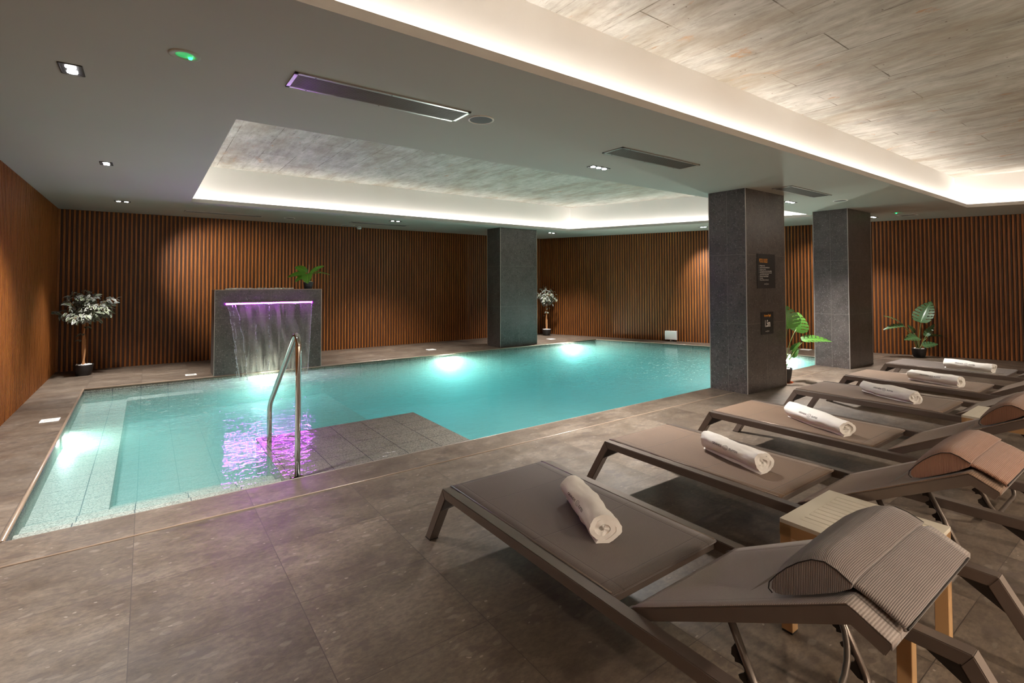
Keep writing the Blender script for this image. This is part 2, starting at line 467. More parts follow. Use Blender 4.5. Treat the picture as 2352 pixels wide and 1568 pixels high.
M['pebble'] = simple('white_pebble', (.93, .92, .89), .6, var=.1)
M['soil'] = simple('soil', (.05, .035, .025), .9)
M['trunk'] = simple('pale_trunk_bark', (.42, .20, .08), .7, var=.35, scale=30, bump=.4)
M['stem'] = simple('green_stem', (.16, .20, .06), .5, var=.25, scale=20)
M['grille'] = mat_metal('grille_metal', (.17, .165, .16), .4, .3)
M['grille_dark'] = simple('grille_void', (.018, .016, .015), .7)
M['led'] = emit('cove_led', (1.0, .965, .92), 14.5)
M['led2'] = emit('warm_cove_led', (1.0, .95, .885), 21)
M['purple'] = emit('purple_led', (.50, .0, 1.0), 85)
M['purple_core'] = emit('purple_led_core', (.80, .35, 1.0), 40)
M['lampglow'] = emit('downlight_lamp', (1.0, .97, 1.0), 30)
M['green'] = emit('green_emergency_led', (.02, .9, .16), 2.2)
M['greenlens'] = (lambda k: k.done(k.bsdf((.12, .42, .2), .35, 0, None, .5, Emission_Color=(.01, .55, .12, 1), Emission_Strength=.16)))(NT('green_lit_lens'))
M['poollamp'] = emit('pool_lamp', (.92, 1.0, .86), 950)
M['leaf_ficus'] = mat_leaf('variegated_leaf', (.07, .10, .035), (.125, .15, .09), (.36, .37, .32), .5, .6)
M['leaf_ficus2'] = mat_leaf('grey_variegated_leaf', (.095, .105, .088), (.145, .155, .135), (.38, .38, .345), .5, .62)
M['leaf_monstera'] = mat_leaf('monstera_leaf', (.02, .065, .008), (.05, .13, .018), None, .28)
M['leaf_dark'] = mat_leaf('dark_monstera_leaf', (.025, .060, .022), (.06, .125, .045), None, .32)
M['leaf_bright'] = mat_leaf('bright_green_leaf', (.06, .20, .012), (.13, .34, .03), None, .35)

# ------------------------------------------------------------------ camera
cam = bpy.data.cameras.new('camera'); co = bpy.data.objects.new('camera', cam); COL.objects.link(co)
cam.sensor_fit = 'HORIZONTAL'; cam.sensor_width = 36; cam.lens = 36*1153.97/2352; cam.shift_y = -(784-618.11)/2352
cam.clip_start = .05; cam.clip_end = 100
pitch, roll, yaw = .025, -.0021, .6286
fw = Vector((sin(yaw), cos(yaw), 0)); rt = Vector((cos(yaw), -sin(yaw), 0)); up = Vector((0, 0, 1))
F = fw*cos(pitch)+up*sin(pitch); U = up*cos(pitch)-fw*sin(pitch)
R_ = rt*cos(roll)+U*sin(roll); U_ = U*cos(roll)-rt*sin(roll)
mw = Matrix.Identity(4)
for i in range(3): mw[i][0] = R_[i]; mw[i][1] = U_[i]; mw[i][2] = -F[i]; mw[i][3] = (0, 0, 1.45)[i]
co.matrix_world = mw; SC.camera = co

# ------------------------------------------------------------------ room shell
XL, YB, YN = -1.20, 10.98, -3.2
def xr(y): return 8.99+.42*(YB-y)
room = [(XL, YN), (xr(YN), YN), (xr(YB), YB), (XL, YB)]
PW = [(-.637, 3.98), (-.68, 9.0), (9.15, 9.01), (10.38, 6.07), (10.40, 3.98)]       # pool outline
def xt(y, k=0.0): return 8.18+.411*(8.92-y)+k
T1 = [(.52, 4.19), (.52, 8.90), (xt(8.90), 8.90), (xt(4.19), 4.19)]                  # recess over the pool
T2 = [(-.9, -1.9), (-.9, 2.263), (10.93, 2.263), (10.93+.42*(2.263+1.9), -1.9)]      # recess over the loungers
grow = .02
floor_o = [(room[0][0]-.05, room[0][1]-.05), (room[1][0]+.1, room[1][1]-.05), (room[2][0]+.1, room[2][1]+.1), (room[3][0]-.05, room[3][1]+.1)]
fl = obj('floor', slab_with_holes(floor_o, [PW], -.03, 0.0), M['floor']); props(fl, kind='structure')
LIP = .055
ce = obj('ceiling', slab_with_holes(floor_o, [T1, T2], H, H+LIP), M['paint']); props(ce, kind='structure')

def offset_quad(q, d):
    # quad given as (near-left, far-left, far-right, near-right); push out by d
    s = [(-1, -1), (-1, 1), (1, 1), (1, -1)]
    return [(p[0]+a*d, p[1]+b*d) for p, (a, b) in zip(q, s)]
def recess(T, back, ztop, nm, lm):
    O = offset_quad(T, back)
    bm = BM()
    for i in range(4):
        a, b = O[i], O[(i+1) % 4]
        bm.faces.new([bm.verts.new((a[0], a[1], H+LIP)), bm.verts.new((b[0], b[1], H+LIP)), bm.verts.new((b[0], b[1], ztop)), bm.verts.new((a[0], a[1], ztop))])
    rw = obj('recess_wall', bm, M['paint_w'], ce); props(rw, 'white painted wall of the lit ceiling recess '+nm, kind='structure')
    O2 = offset_quad(T, back+.03)
    bm = BM(); add_prism(bm, O2, 'z', ztop, ztop+.12)
    cs = obj('concrete_soffit', bm, M['concrete'], ce); props(cs, 'board marked raw concrete inside the recess '+nm, kind='structure')
    # light strip lying on the ledge, hidden behind the lip
    bm = BM(); S = offset_quad(T, back-.045); S2 = offset_quad(T, back-.030)
    for i in range(4):
        a, b, c, d = S[i], S[(i+1) % 4], S2[(i+1) % 4], S2[i]
        bm.faces.new([bm.verts.new((*p, H+LIP+.012)) for p in (a, b, c, d)])
    ls = obj('light_strip', bm, lm, ce); props(ls, kind='structure')
recess(T1, .20, 3.262, 'over the pool', M['led'])
recess(T2, .20, 3.213, 'over the loungers', M['led2'])

# slatted timber walls: one mesh per wall, real relief
PER = .063
def slat_wall(name, p0, p1, inward):
    p0 = Vector((*p0, 0)); p1 = Vector((*p1, 0)); d = (p1-p0); L = d.length; d.normalize(); n = Vector((*inward, 0)).normalized()
    prof = []   # (along, out, mat)
    k = int(L/PER)+1
    bm = BM()
    def strip(a, b, oa, ob_, mi):
        A = p0+d*a+n*oa; B = p0+d*b+n*ob_
        f = bm.faces.new([bm.verts.new((A.x, A.y, 0)), bm.verts.new((B.x, B.y, 0)), bm.verts.new((B.x, B.y, H+.02)), bm.verts.new((A.x, A.y, H+.02))])
        f.material_index = mi
    W1, G1, W2 = .031, .009, .012
    for i in range(k):
        s = i*PER
        if s+W1 > L: break
        strip(s, s, -.002, .022, 0); strip(s, s+W1, .022, .022, 0); strip(s+W1, s+W1, .022, -.002, 0)
        strip(s+W1, s+W1+G1, 0, 0, 2)
        a = s+W1+G1
        strip(a, a, -.002, .012, 1); strip(a, a+W2, .012, .012, 1); strip(a+W2, a+W2, .012, -.002, 1)
        strip(a+W2, s+PER, 0, 0, 2)
    # solid board behind
    q = [p0-d*.03, p1+d*.03]
    v = [(q[0].x-n.x*.002, q[0].y-n.y*.002), (q[1].x-n.x*.002, q[1].y-n.y*.002), (q[1].x-n.x*.05, q[1].y-n.y*.05), (q[0].x-n.x*.05, q[0].y-n.y*.05)]
    add_prism(bm, v, 'z', 0, H+.02, 2)
    me = bpy.data.meshes.new(name); bmesh.ops.recalc_face_normals(bm, faces=bm.faces[:]); bm.to_mesh(me); bm.free()
    for m in (M['wood'], M['wood_dark'], M['backing']): me.materials.append(m)
    o = bpy.data.objects.new(name, me); COL.objects.link(o); return props(o, kind='structure')
slat_wall('wall_back', (XL+.02, YB), (xr(YB), YB), (0, -1))
nn = Vector((-1, -.42)).normalized()
slat_wall('wall_right', (xr(YB)-.0, YB), (xr(YN), YN), tuple(nn))
slat_wall('wall_left', (XL, YN), (XL, YB), (1, 0))
bm = BM(); add_box(bm, ((XL+xr(YN))/2, YN-.03, H/2), (xr(YN)-XL+.2, .06, H)); wn = obj('wall_near', bm, M['paint']); props(wn, kind='structure')

# pool edge trims
bm = BM(); pts = [(XL, 3.632, .0), (xr(3.632)-.05, 3.632, .0)]
add_tube(bm, pts, .0065, 8); props(obj('trim_1', bm, M['bead']), kind='structure')
bm = BM()
edge = [(-.637, 3.98), (-.68, 9.0), (9.15, 9.01), (10.38, 6.07), (10.40, 3.98)]
for a, b in zip(edge[:-1], edge[1:]):
    add_tube(bm, [(*a, -.004), (*b, -.004)], .013, 8)
props(obj('trim_2', bm, M['bead']), kind='structure')
bm = BM(); add_tube(bm, [(-.637, 3.98, -.006), (6.24, 3.98, -.006)], .008, 8); add_tube(bm, [(7.27, 3.98, -.006), (9.38, 3.98, -.006)], .008, 8); props(obj('trim_3', bm, simple('stone_nosing', (.20, .165, .14), .35)), kind='structure')

# pool basin
bm = BM()
zb1, zb2 = -.47, -1.0
n = len(PW)
def wallq(a, b, za=-1.6, zt=-.028):
    bm.faces.new([bm.verts.new((*a, za)), bm.verts.new((*b, za)), bm.verts.new((*b, zt)), bm.verts.new((*a, zt))])
for i in range(n): wallq(PW[i], PW[(i+1) % n])
fx = [(-.9, zb1), (2.52, zb1), (2.521, -.80), (5.0, zb2), (10.9, zb2)]
for (a, za), (b, zb) in zip(fx[:-1], fx[1:]):
    bm.faces.new([bm.verts.new((a, 3.7, za)), bm.verts.new((b, 3.7, zb)), bm.verts.new((b, 9.3, zb)), bm.verts.new((a, 9.3, za))])
basin = obj('pool_basin', bm, M['pool']); props(basin, kind='structure')
def basin_part(name, boxes):
    bm = BM()
    for (x0, x1, y0, y1, z0, z1) in boxes: add_box(bm, ((x0+x1)/2, (y0+y1)/2, (z0+z1)/2), (x1-x0, y1-y0, z1-z0))
    o = obj(name, bm, M['pool_wet' if name == 'entry_platform' else 'pool'], basin); props(o, kind='structure'); return o
basin_part('entry_platform', [(.87, 2.50, 3.975, 5.38, -1.45, WL+.003)])
basin_part('bench', [(-.70, -.20, 4.585, 9.02, -.6, -.19), (-.20, .70, 8.72, 9.02, -.6, -.17)])
basin_part('steps', [(-.70, .868, 3.97, 4.30, -.6, -.09), (-.70, .868, 4.30, 4.59, -.6, -.155), (-.199, .868, 4.59, 4.87, -.6, -.24), (-.199, .868, 4.87, 5.15, -.6, -.33)])

# water body (closed mesh, absorbing volume inside)
bm = BM(); e = .006
PWo = [(PW[0][0]-e, PW[0][1]-e), (PW[1][0]-e, PW[1][1]+e), (PW[2][0]+e, PW[2][1]+e), (PW[3][0]+e, PW[3][1]), (PW[4][0]+e, PW[4][1]-e)]
add_prism(bm, PWo, 'z', -1.62, WL)
wa = obj('pool_water', bm, M['water']); props(wa, 'clear turquoise water filling the swimming pool', 'water', kind='stuff')

# pool lamps
def pool_lamp(loc, face, label, lr=.042):
    t = empty('pool_light', loc, atan2(face[1], face[0]), label, 'pool light', 'underwater lamps in the pool walls')
    bm = BM()
    def disc(bm, r, d0, d1, seg=24):
        a = [bm.verts.new((d0, r*cos(2*pi*k/seg), r*sin(2*pi*k/seg))) for k in range(seg)]
        b = [bm.verts.new((d1, r*cos(2*pi*k/seg), r*sin(2*pi*k/seg))) for k in range(seg)]
        bm.faces.new(a[::-1]); bm.faces.new(b)
        for k in range(seg): bm.faces.new((a[k], a[(k+1) % seg], b[(k+1) % seg], b[k]))
    disc(bm, .062, .0, .012); obj('bezel', bm, M['steeltrim'], t)
    bm = BM(); disc(bm, lr, .012, .02); obj('lens', bm, M['poollamp'], t)
pool_lamp((-.655, 6.65, -.125), (1, 0), 'glowing round pool lamp in the left pool wall above the bench', .017)
pool_lamp((1.55, 8.998, -.12), (0, -1), 'glowing pool lamp in the back pool wall under the cascade', .026)
pool_lamp((4.92, 9.0, -.14), (0, -1), 'glowing pool lamp in the back pool wall between cascade and far pillar')
pool_lamp((8.23, 9.002, -.14), (0, -1), 'glowing pool lamp in the back pool wall near the far right corner')
pool_lamp((10.39, 4.93, -.15), (-1, 0), 'glowing pool lamp in the right pool wall seen beside the monstera pot')

# ------------------------------------------------------------------ pillars
def pillar(x0, x1, y0, y1, label):
    c = ((x0+x1)/2, (y0+y1)/2, 0)
    o = empty('pillar', c, 0, label, 'pillar', 'stone clad pillars around the pool')
    bm = BM(); add_box(bm, (0, 0, H/2), (x1-x0, y1-y0, H)); obj('stone_cladding', bm, M['column'], o)
    for sx in (-1, 1):
        for sy in (-1, 1):
            bm = BM(); add_box(bm, (sx*(x1-x0)/2, sy*(y1-y0)/2, H/2), (.009, .009, H-.002)); obj('corner_trim', bm, M['steeltrim'], o)
    return o
P1 = pillar(6.25, 7.26, 3.462, 3.985, 'dark stone pillar nearest the loungers with two black signs')
P2 = pillar(6.325, 7.358, 9.14, 9.66, 'dark stone pillar at the far long side of the pool')
P3 = pillar(9.39, 10.37, 3.45, 3.985, 'dark stone pillar furthest right behind the monstera')

# signs on the pillar
def txt(parent, name, s, size, x, z, mat, sx=1.0, align='LEFT', off=0.0, label=None):
    bm = text_mesh(s, size, .0004, sx, align, off)
    for v in bm.verts: v.co = Vector((v.co.x+x, -.0012-v.co.z*1.0, v.co.y+z))
    o = obj(name, bm, mat, parent)
    return o
def ring_logo(bm, x, z, r, y=-.0016, tr=.0012):
    add_tube(bm, [(x+r*cos(a*pi/12), y, z+r*sin(a*pi/12)) for a in range(24)], tr, 5, closed=True)
s1 = empty('sign', (6.745, 3.4575, 1.355), 0, 'black pool rules sign on the pillar, the larger and upper one', 'sign')
obj('sign_board', rbox((0, 0, .230), (.470, .005, .460), .001, 1), M['black'], s1)
o = txt(s1, 'heading', 'POOL RULES', .076, -.185, .345, M['orange'], .50, off=.001)
rules = ['No lifeguard on duty.', 'Please shower before entering the pool.', 'No glassware or bottles.', 'No diving, pushing, running, screaming, splashing.',
         'When leaving the pool, please place your towels', 'and used robes in the bins provided.', 'Maximum pool capacity 20 people.', 'No smoking.', 'Please, put mobiles on silent mode.']
bm = BM()
for i, r in enumerate(rules):
    z = .297-i*.0238
    b2 = text_mesh(r, .0225, .0003, .70)
    for v in b2.verts: v.co = Vector((v.co.x-.172, -.0030-v.co.z, v.co.y+z))
    join_bm(bm, b2, Matrix.Identity(4))
    if i != 5: add_lathe(bm, [(0, 0), (.004, 0)], (-.195, 0, 0), 8) if False else add_box(bm, (-.195, -.0032, z+.007), (.006, .001, .006))
obj('rule_text', bm, M['white'], s1)
for nm, s_, par, zc, k in (('logo', None, s1, .055, 1.0),):
    pass
def sign_logo(par, xc, zc, k):
    bm = BM(); ring_logo(bm, xc, zc, .013*k); ring_logo(bm, xc, zc, .009*k)
    for s_, xx in (('GRANDS', -.064), ('SUITES', .018)):
        b2 = text_mesh(s_, .014*k, .0003, .85)
        for v in b2.verts: v.co = Vector((v.co.x+xc+xx*k, -.0030-v.co.z, v.co.y+zc-.005*k))
        join_bm(bm, b2, Matrix.Identity(4))
    obj('logo', bm, M['white'], par)
sign_logo(s1, .0, .058, 1.0)
s2 = empty('sign', (6.752, 3.4575, .740), 0, 'black maximum depth sign on the pillar, the smaller and lower one', 'sign')
obj('sign_board', rbox((0, 0, .149), (.325, .005, .298), .001, 1), M['black'], s2)
txt(s2, 'heading', 'Maximum Depth', .048, 0, .235, M['orange'], .55, 'CENTER', .0006)
txt(s2, 'depth_figure', '1.5m', .125, 0, .102, M['white'], .60, 'CENTER', .003)
sign_logo(s2, 0, .040, .85)
for s_ in (s1, s2):
    for c in s_.children:
        if c.name.startswith(('heading', 'depth')): c.location.y = -.0022

# ------------------------------------------------------------------ cascade wall
cw = empty('cascade_wall', (1.655, 9.235, 0), 0, 'low dark stone wall with a purple lit water blade at the pool edge', 'water feature')
bm = BM(); add_box(bm, (0, 0, .665), (1.60, .47, 1.33))
k = M['column']
obj('stone_cladding', bm, k, cw)
obj('top_edge_trim', (lambda b: (add_box(b, (0, -.232, 1.332), (1.604, .008, .010)), add_box(b, (-.798, 0, 1.332), (.008, .47, .010)), b)[2])(BM()), M['bead'], cw)
for sx in (-1, 1):
    bm = BM(); add_box(bm, (sx*.8, -.235, .665), (.008, .008, 1.33)); obj('corner_trim', bm, M['steeltrim'], cw)
bm = BM(); add_box(bm, (-.005, -.243, 1.112), (1.30, .016, .030)); obj('spout', bm, M['chrome'], cw)
bm = BM(); add_box(bm, (-.005, -.2525, 1.114), (1.285, .004, .007)); obj('light_bar', bm, M['purple_core'], cw)['label'] = 'white hot purple light bar'
bm = BM(); add_box(bm, (-.005, -.2515, 1.114), (1.30, .003, .018)); obj('light_diffuser', bm, M['purple'], cw)['label'] = 'purple diffuser'

# falling water
def mat_curtain():
    k = NT('falling_water'); uv = k.xyz(k.uv()); 
    c = k.n('CombineXYZ', ins={0: uv[0], 1: uv[1], 2: 0.0}).outputs[0]
    st = k.noise(k.map(c, scale=(26, 1.4, 1)), 1.0, 5, .65, .6)
    st2 = k.noise(k.map(c, scale=(9, 2.0, 1), rot=(0, 0, .25)), 1.0, 3, .6, .5)
    dens = k.mapr(k.math('ADD', k.math('MULTIPLY', st, .55), k.math('MULTIPLY', st2, .55)), .46, .78, 0, .50)
    low = k.mapr(uv[1], .0, .06, .18, 0.0)
    dens = k.math('ADD', dens, low, clamp=True)
    sp = k.mapr(k.noise(k.map(c, scale=(60, 22, 1)), 1.0, 3, .7), .70, .76, 0, .0)
    dens = k.math('MAXIMUM', dens, sp)
    nm = k.bump(st, .6, .02)
    tr = k.n('BsdfTransparent')
    df = k.n('BsdfTranslucent', ins={'Color': (.60, .54, .46, 1), 'Normal': nm}); d2 = k.n('BsdfDiffuse', ins={'Color': (.50, .46, .41, 1), 'Normal': nm})
    mx = k.n('MixShader', ins={0: .5, 1: df.outputs[0], 2: d2.outputs[0]})
    a = k.n('MixShader', ins={0: dens, 1: tr.outputs[0], 2: mx.outputs[0]})
    g = k.n('BsdfGlossy', ins={'Roughness': .12, 'Normal': nm})
    return k.done(k.n('MixShader', ins={0: .05, 1: a.outputs[0], 2: g.outputs[0]}))
M['curtain'] = mat_curtain()
bm = BM(); uvl = bm.loops.layers.uv.new('UVMap'); NX, NZ = 60, 40
grid = []
for j in range(NZ+1):
    t = j/NZ; z = 1.112+(WL-1.112)*t
    row = []
    for i in range(NX+1):
        s = i/NX
        x0 = 1.01+(2.285-1.01)*s; x1 = 1.15+(2.15-1.15)*s
        x = x0+(x1-x0)*(t**.75)
        y = 8.985-.34*sqrt(t)+.012*sin(17*s+3*t)+.008*sin(41*s+7*t)
        row.append(bm.verts.new((x, y, z)))
    grid.append(row)
for j in range(NZ):
    for i in range(NX):
        f = bm.faces.new((grid[j][i], grid[j][i+1], grid[j+1][i+1], grid[j+1][i])); f.smooth = True
        for lp, (a, b) in zip(f.loops, ((i, j), (i+1, j), (i+1, j+1), (i, j+1))): lp[uvl].uv = (a/NX, 1-b/NZ)
cu = obj('water_curtain', bm, M['curtain'], smooth=True); props(cu, 'thin sheet of water falling from the purple lit spout', 'falling water', kind='stuff')
# bright rivulets and drops at the edges of the sheet
M['drop'] = (lambda k: k.done(k.bsdf((.9, .9, .95), .05, 0, None, .8, Transmission_Weight=.7)))(NT('water_drop'))
bm = BM()
def rivulet(x0, x1, wob, gap=.0):
    pts = []; N = 46
    for j in range(N+1):
        t = j/N; z = 1.105+(WL-1.105)*t
        x = x0+(x1-x0)*t**.7+wob*noise.noise(Vector((x0*9, t*6, 1))); y = 8.982-.345*sqrt(t)
        pts.append(Vector((x, y, z)))
    for j in range(N):
        if random.random() < gap: continue
        r = .0035+.004*random.random()
        add_tube(bm, [pts[j], pts[j+1]], [r, r*.6], 5)
        if random.random() < .5:
            q = pts[j]+Vector((random.uniform(-.02, .02), random.uniform(-.01, .01), random.uniform(-.01, .01)))
            bmesh.ops.create_icosphere(bm, subdivisions=1, radius=random.uniform(.003, .006), matrix=Matrix.Translation(q))
rivulet(1.01, 1.16, .03, .1); rivulet(1.10, 1.12, .04, .35); rivulet(1.13, 1.27, .03, .25); rivulet(2.285, 2.15, .008, .02); rivulet(1.62, 1.56, .02, .6); rivulet(1.42, 1.40, .03, .75)
dr = obj('water_drops', bm, M['drop'], smooth=True); props(dr, 'sparkling drops running down the edges of the falling sheet', 'water drops', kind='stuff')

# pebbles on top of the cascade wall
bm = BM(); bmesh.ops.create_icosphere(bm, subdivisions=2, radius=1.0)
for v in bm.verts: v.co = v.co*(1+.12*noise.noise(v.co*1.3))
peb_me = bpy.data.meshes.new('pebble'); bm.to_mesh(peb_me); bm.free(); peb_me.materials.append(M['pebble'])
for p in peb_me.polygons: p.use_smooth = True
rp = random.Random(3)
for i in range(96):
    x = 1.02+ (i+rp.random())*(.98/96); hh = 0
    o = bpy.data.objects.new('pebble', peb_me); COL.objects.link(o)
    r = rp.uniform(.014, .023); o.scale = (r*1.25, r, r*.72)
    o.location = (x, 9.04+rp.random()*.12, 1.330+r*.70); o.rotation_euler = (0, 0, rp.random()*6)
    props(o, 'small white pebble lying on top of the cascade wall', 'pebble', 'white pebbles on the cascade wall')

# ------------------------------------------------------------------ handrail
hr = empty('handrail', (.95, 4.64, WL), 0, 'bent stainless steel handrail rising from the water on the entry platform', 'handrail')
pa = smooth_path([(0, -.54, -.02), (0, -.54, 1.165), (0, .20, .608)], .21, 12)[:-1]
path = pa+smooth_path([(0, .20, .608), (0, .545, .350), (0, .545, -.35)], .07, 8)
bm = BM(); add_tube(bm, path, .021, 16); obj('rail', bm, M['chrome'], hr)
for y, nm in ((-.54, 0),):
    bm = BM(); add_lathe(bm, [(.022, .012), (.05, .010), (.062, .0), (.062, -.004)], (0, y, 0), 24); obj('flange', bm, M['chrome'], hr)
bm = BM(); add_lathe(bm, [(.0225, -.006), (.0225, .006)], (0, .545, .22), 20); obj('joint_ring', bm, M['chrome'], hr)

# ------------------------------------------------------------------ ceiling fittings
def downlight(x0, x1, y0, y1, nl, along, label, aim=None, power=55, ang=75, colr=(1.0, .955, .91)):
    cx, cyy = (x0+x1)/2, (y0+y1)/2; sx, sy = x1-x0, y1-y0
    t = empty('downlight', (cx, cyy, H), 0, label, 'downlight', 'black recessed downlights in the ceiling')
    bm = BM()
    for a, b, c, d in ((-sx/2, 0, .008, sy), (sx/2, 0, .008, sy), (0, -sy/2, sx, .008), (0, sy/2, sx, .008)): add_box(bm, (a, b, -.002), (c, d, .006))
    obj('trim_frame', bm, M['blackmetal'], t)
    bm = BM(); add_box(bm, (0, 0, -.0015), (sx, sy, .003)); obj('housing', bm, M['black'], t)
    for i in range(nl):
        f = (i-(nl-1)/2)*(max(sx, sy)/nl)
        p = (f, 0, -.0035) if along == 'x' else (0, f, -.0035)
        bm = BM(); add_lathe(bm, [(0, -.004), (.024, -.003), (.025, 0)], p, 20); obj('lamp', bm, M['lampglow'], t)
        ld = bpy.data.lights.new('lamp_beam', 'SPOT'); ld.energy = power*2.6/nl; ld.color = colr; ld.spot_size = radians(ang); ld.spot_blend = .9; ld.shadow_soft_size = .07
        lo = bpy.data.objects.new('lamp_beam', ld); COL.objects.link(lo); lo.parent = t; lo.location = (p[0], p[1], -.02)
        if aim and len(aim) > i and aim[i]:
            dv = Vector(aim[i])-Vector((cx+p[0], cyy+p[1], H)); lo.rotation_euler = dv.to_track_quat('-Z', 'Y').to_euler(); ld.spot_size = radians(58); ld.energy *= .8
downlight(-.41, -.31, 3.655, 3.828, 2, 'y', 'black square twin downlight nearest the camera at the upper left', power=75, ang=95)
downlight(-.395, -.298, 6.433, 6.597, 2, 'y', 'black twin downlight on the left strip, middle one of three', power=70, ang=110)
downlight(-.40, -.215, 9.39, 9.48, 2, 'x', 'black twin downlight on the left strip above the variegated tree', aim=[None, (1.25, 10.9, 1.55)], power=150)
downlight(3.735, 3.99, 3.70, 3.79, 3, 'x', 'black triple downlight between the two vents nearest the pillar', power=115, ang=112)
downlight(7.80, 8.06, 3.64, 3.73, 3, 'x', 'bright triple downlight just right of the signed pillar', power=125, ang=112)
downlight(3.86, 4.09, 9.35, 9.45, 2, 'x', 'small downlight in the far ceiling strip left of the far pillar', power=80, ang=100)
downlight(7.97, 8.20, 9.41, 9.50, 2, 'x', 'small downlight in the far ceiling corner right of the far pillar', power=80, ang=95)
downlight(9.90, 10.06, 6.42, 6.58, 2, 'y', 'downlight at the right ceiling strip left of the signed pillar top', aim=[None, (10.75, 6.9, 1.5)], power=90)
downlight(10.98, 11.18, 3.59, 3.68, 2, 'x', 'downlight right of the furthest right pillar', aim=[None, (11.6, 4.9, 1.5)], power=85, ang=100)

for xx_ in (-.35, 2.2, 4.8, 7.4, 10.2):  # unseen fittings added behind the camera to fill light on the loungers
    downlight(xx_-.12, xx_+.12, -2.62, -2.53, 3, 'x', 'added unseen triple downlight behind the loungers for fill light', power=120, ang=150, colr=(1.0, .84, .68))
def vent(x0, x1, y0, y1, label, glow=None):
    cx, cyy = (x0+x1)/2, (y0+y1)/2; sx, sy = x1-x0, y1-y0
    t = empty('ceiling_vent', (cx, cyy, H), 0, label, 'vent', 'long slotted air vents in the ceiling')
    bm = BM(); b = .022
    for a, bb, c, d in ((-sx/2+b/2, 0, b, sy), (sx/2-b/2, 0, b, sy), (0, -sy/2+b/2, sx, b), (0, sy/2-b/2, sx, b)): add_box(bm, (a, bb, -.004), (c, d, .009))
    bmesh.ops.bevel(bm, geom=bm.edges[:], offset=.001, segments=1, affect='EDGES')
    obj('frame', bm, simple('vent_frame_metal', (.40, .38, .36), .3, .6) if 'vent_frame_metal' not in bpy.data.materials else bpy.data.materials['vent_frame_metal'], t)
    bm = BM(); add_box(bm, (0, 0, -.0008), (sx-2*b, sy-2*b, .0014)); obj('backing', bm, M['grille_dark'], t)
    bm = BM(); ny = 15
    for i in range(ny):
        y = -sy/2+b+(i+.5)*(sy-2*b)/ny
        add_box(bm, (0, y, -.0045), (sx-2*b, .0055, .005), Matrix.Rotation(.1, 3, 'X'))
    obj('slats', bm, M['grille'], t)
    bm = BM()
    for px in (-sx*.40, 0, sx*.40):
        for py in (-sy/2+b/2, sy/2-b/2): add_lathe(bm, [(.0, -.0105), (.004, -.010), (.004, -.008)], (px, py, 0), 8)
    obj('screws', bm, M['blackmetal'], t)
vent(.672, 1.852, 3.035, 3.286, 'long slotted vent left of the round speaker, nearest the camera')
vent(3.436, 4.616, 3.035, 3.286, 'slotted vent beside the triple downlight above the pool edge')
vent(6.575, 7.745, 3.03, 3.282, 'dark slotted vent just right of the signed pillar top')
vent(.50, 1.706, 10.0, 10.21, 'slotted vent in the far strip at its left end')
vent(3.306, 4.512, 9.95, 10.16, 'slotted vent in the far strip near the far pillar')
def speaker(x, y, label):
    t = empty('ceiling_speaker', (x, y, H), 0, label, 'speaker', 'round flush ceiling speakers')
    bm = BM(); add_lathe(bm, [(.098, 0), (.098, -.004), (.092, -.007), (.086, -.006), (.084, -.003)], (0, 0, 0), 40); obj('rim', bm, M['paint_w'], t)
    bm = BM(); add_lathe(bm, [(0, -.005), (.075, -.0045), (.085, -.003)], (0, 0, 0), 40); obj('mesh_grille', bm, simple('speaker_mesh', (.085, .072, .07), .7) if 'speaker_mesh' not in bpy.data.materials else bpy.data.materials['speaker_mesh'], t)
speaker(2.0, 3.14, 'round grey ceiling speaker beside the long near vent')
speaker(8.41, 3.18, 'round grey ceiling speaker left of the furthest right pillar top')
speaker(2.16, 10.09, 'round ceiling speaker in the far strip between two vents')
def emergency(x, y, label):
    t = empty('emergency_light', (x, y, H), 0, label, 'emergency light', 'round ceiling emergency lights with green glow')
    bm = BM(); add_lathe(bm, [(.074, 0), (.074, -.004), (.066, -.006), (.046, -.004), (.043, -.001)], (0, 0, 0), 36); obj('rim', bm, M['paint'], t)
    bm = BM(); add_lathe(bm, [(0, -.007), (.030, -.005), (.042, -.001)], (0, 0, 0), 28); obj('lens', bm, M['greenlens'], t)
    bm = BM(); add_lathe(bm, [(0, -.016), (.008, -.014), (.012, -.004)], (.026, .012, 0), 14); obj('indicator', bm, M['green'], t)
emergency(.148, 3.157, 'round emergency light glowing green near the upper left of the ceiling')
emergency(10.70, 3.16, 'tiny green glowing emergency light right of the furthest right pillar')
for x0, x1, y0, y1, lb in ((11.17, 11.41, 3.04, 3.29, 'square ceiling access panel above the right hand monstera'), (3.30, 3.56, 10.56, 10.72, 'small ceiling access panel by the detector in the far strip')):
    t = empty('access_panel', ((x0+x1)/2, (y0+y1)/2, H), 0, lb, 'access panel')
    obj('frame', (lambda b, sx, sy: (add_box(b, (-sx/2, 0, -.002), (.012, sy, .005)), add_box(b, (sx/2, 0, -.002), (.012, sy, .005)), add_box(b, (0, -sy/2, -.002), (sx, .012, .005)), add_box(b, (0, sy/2, -.002), (sx, .012, .005)), b)[4])(BM(), x1-x0, y1-y0), M['paint_w'], t)
    bm = BM(); add_box(bm, (0, 0, -.001), (x1-x0-.012, y1-y0-.012, .002)); obj('panel', bm, M['grille'], t)
t = empty('smoke_detector', (3.72, 10.77, H), 0, 'small white detector hanging under the far ceiling strip', 'detector')
bm = BM(); add_lathe(bm, [(.045, 0), (.045, -.014), (.03, -.018)], (0, 0, 0), 24); obj('mounting_base', bm, M['whiteplastic'], t)
bm = BM(); add_lathe(bm, [(0, -.062), (.036, -.060), (.050, -.045), (.050, -.022), (.03, -.017)], (0, 0, 0), 24); obj('sensor_head', bm, M['whiteplastic'], t)

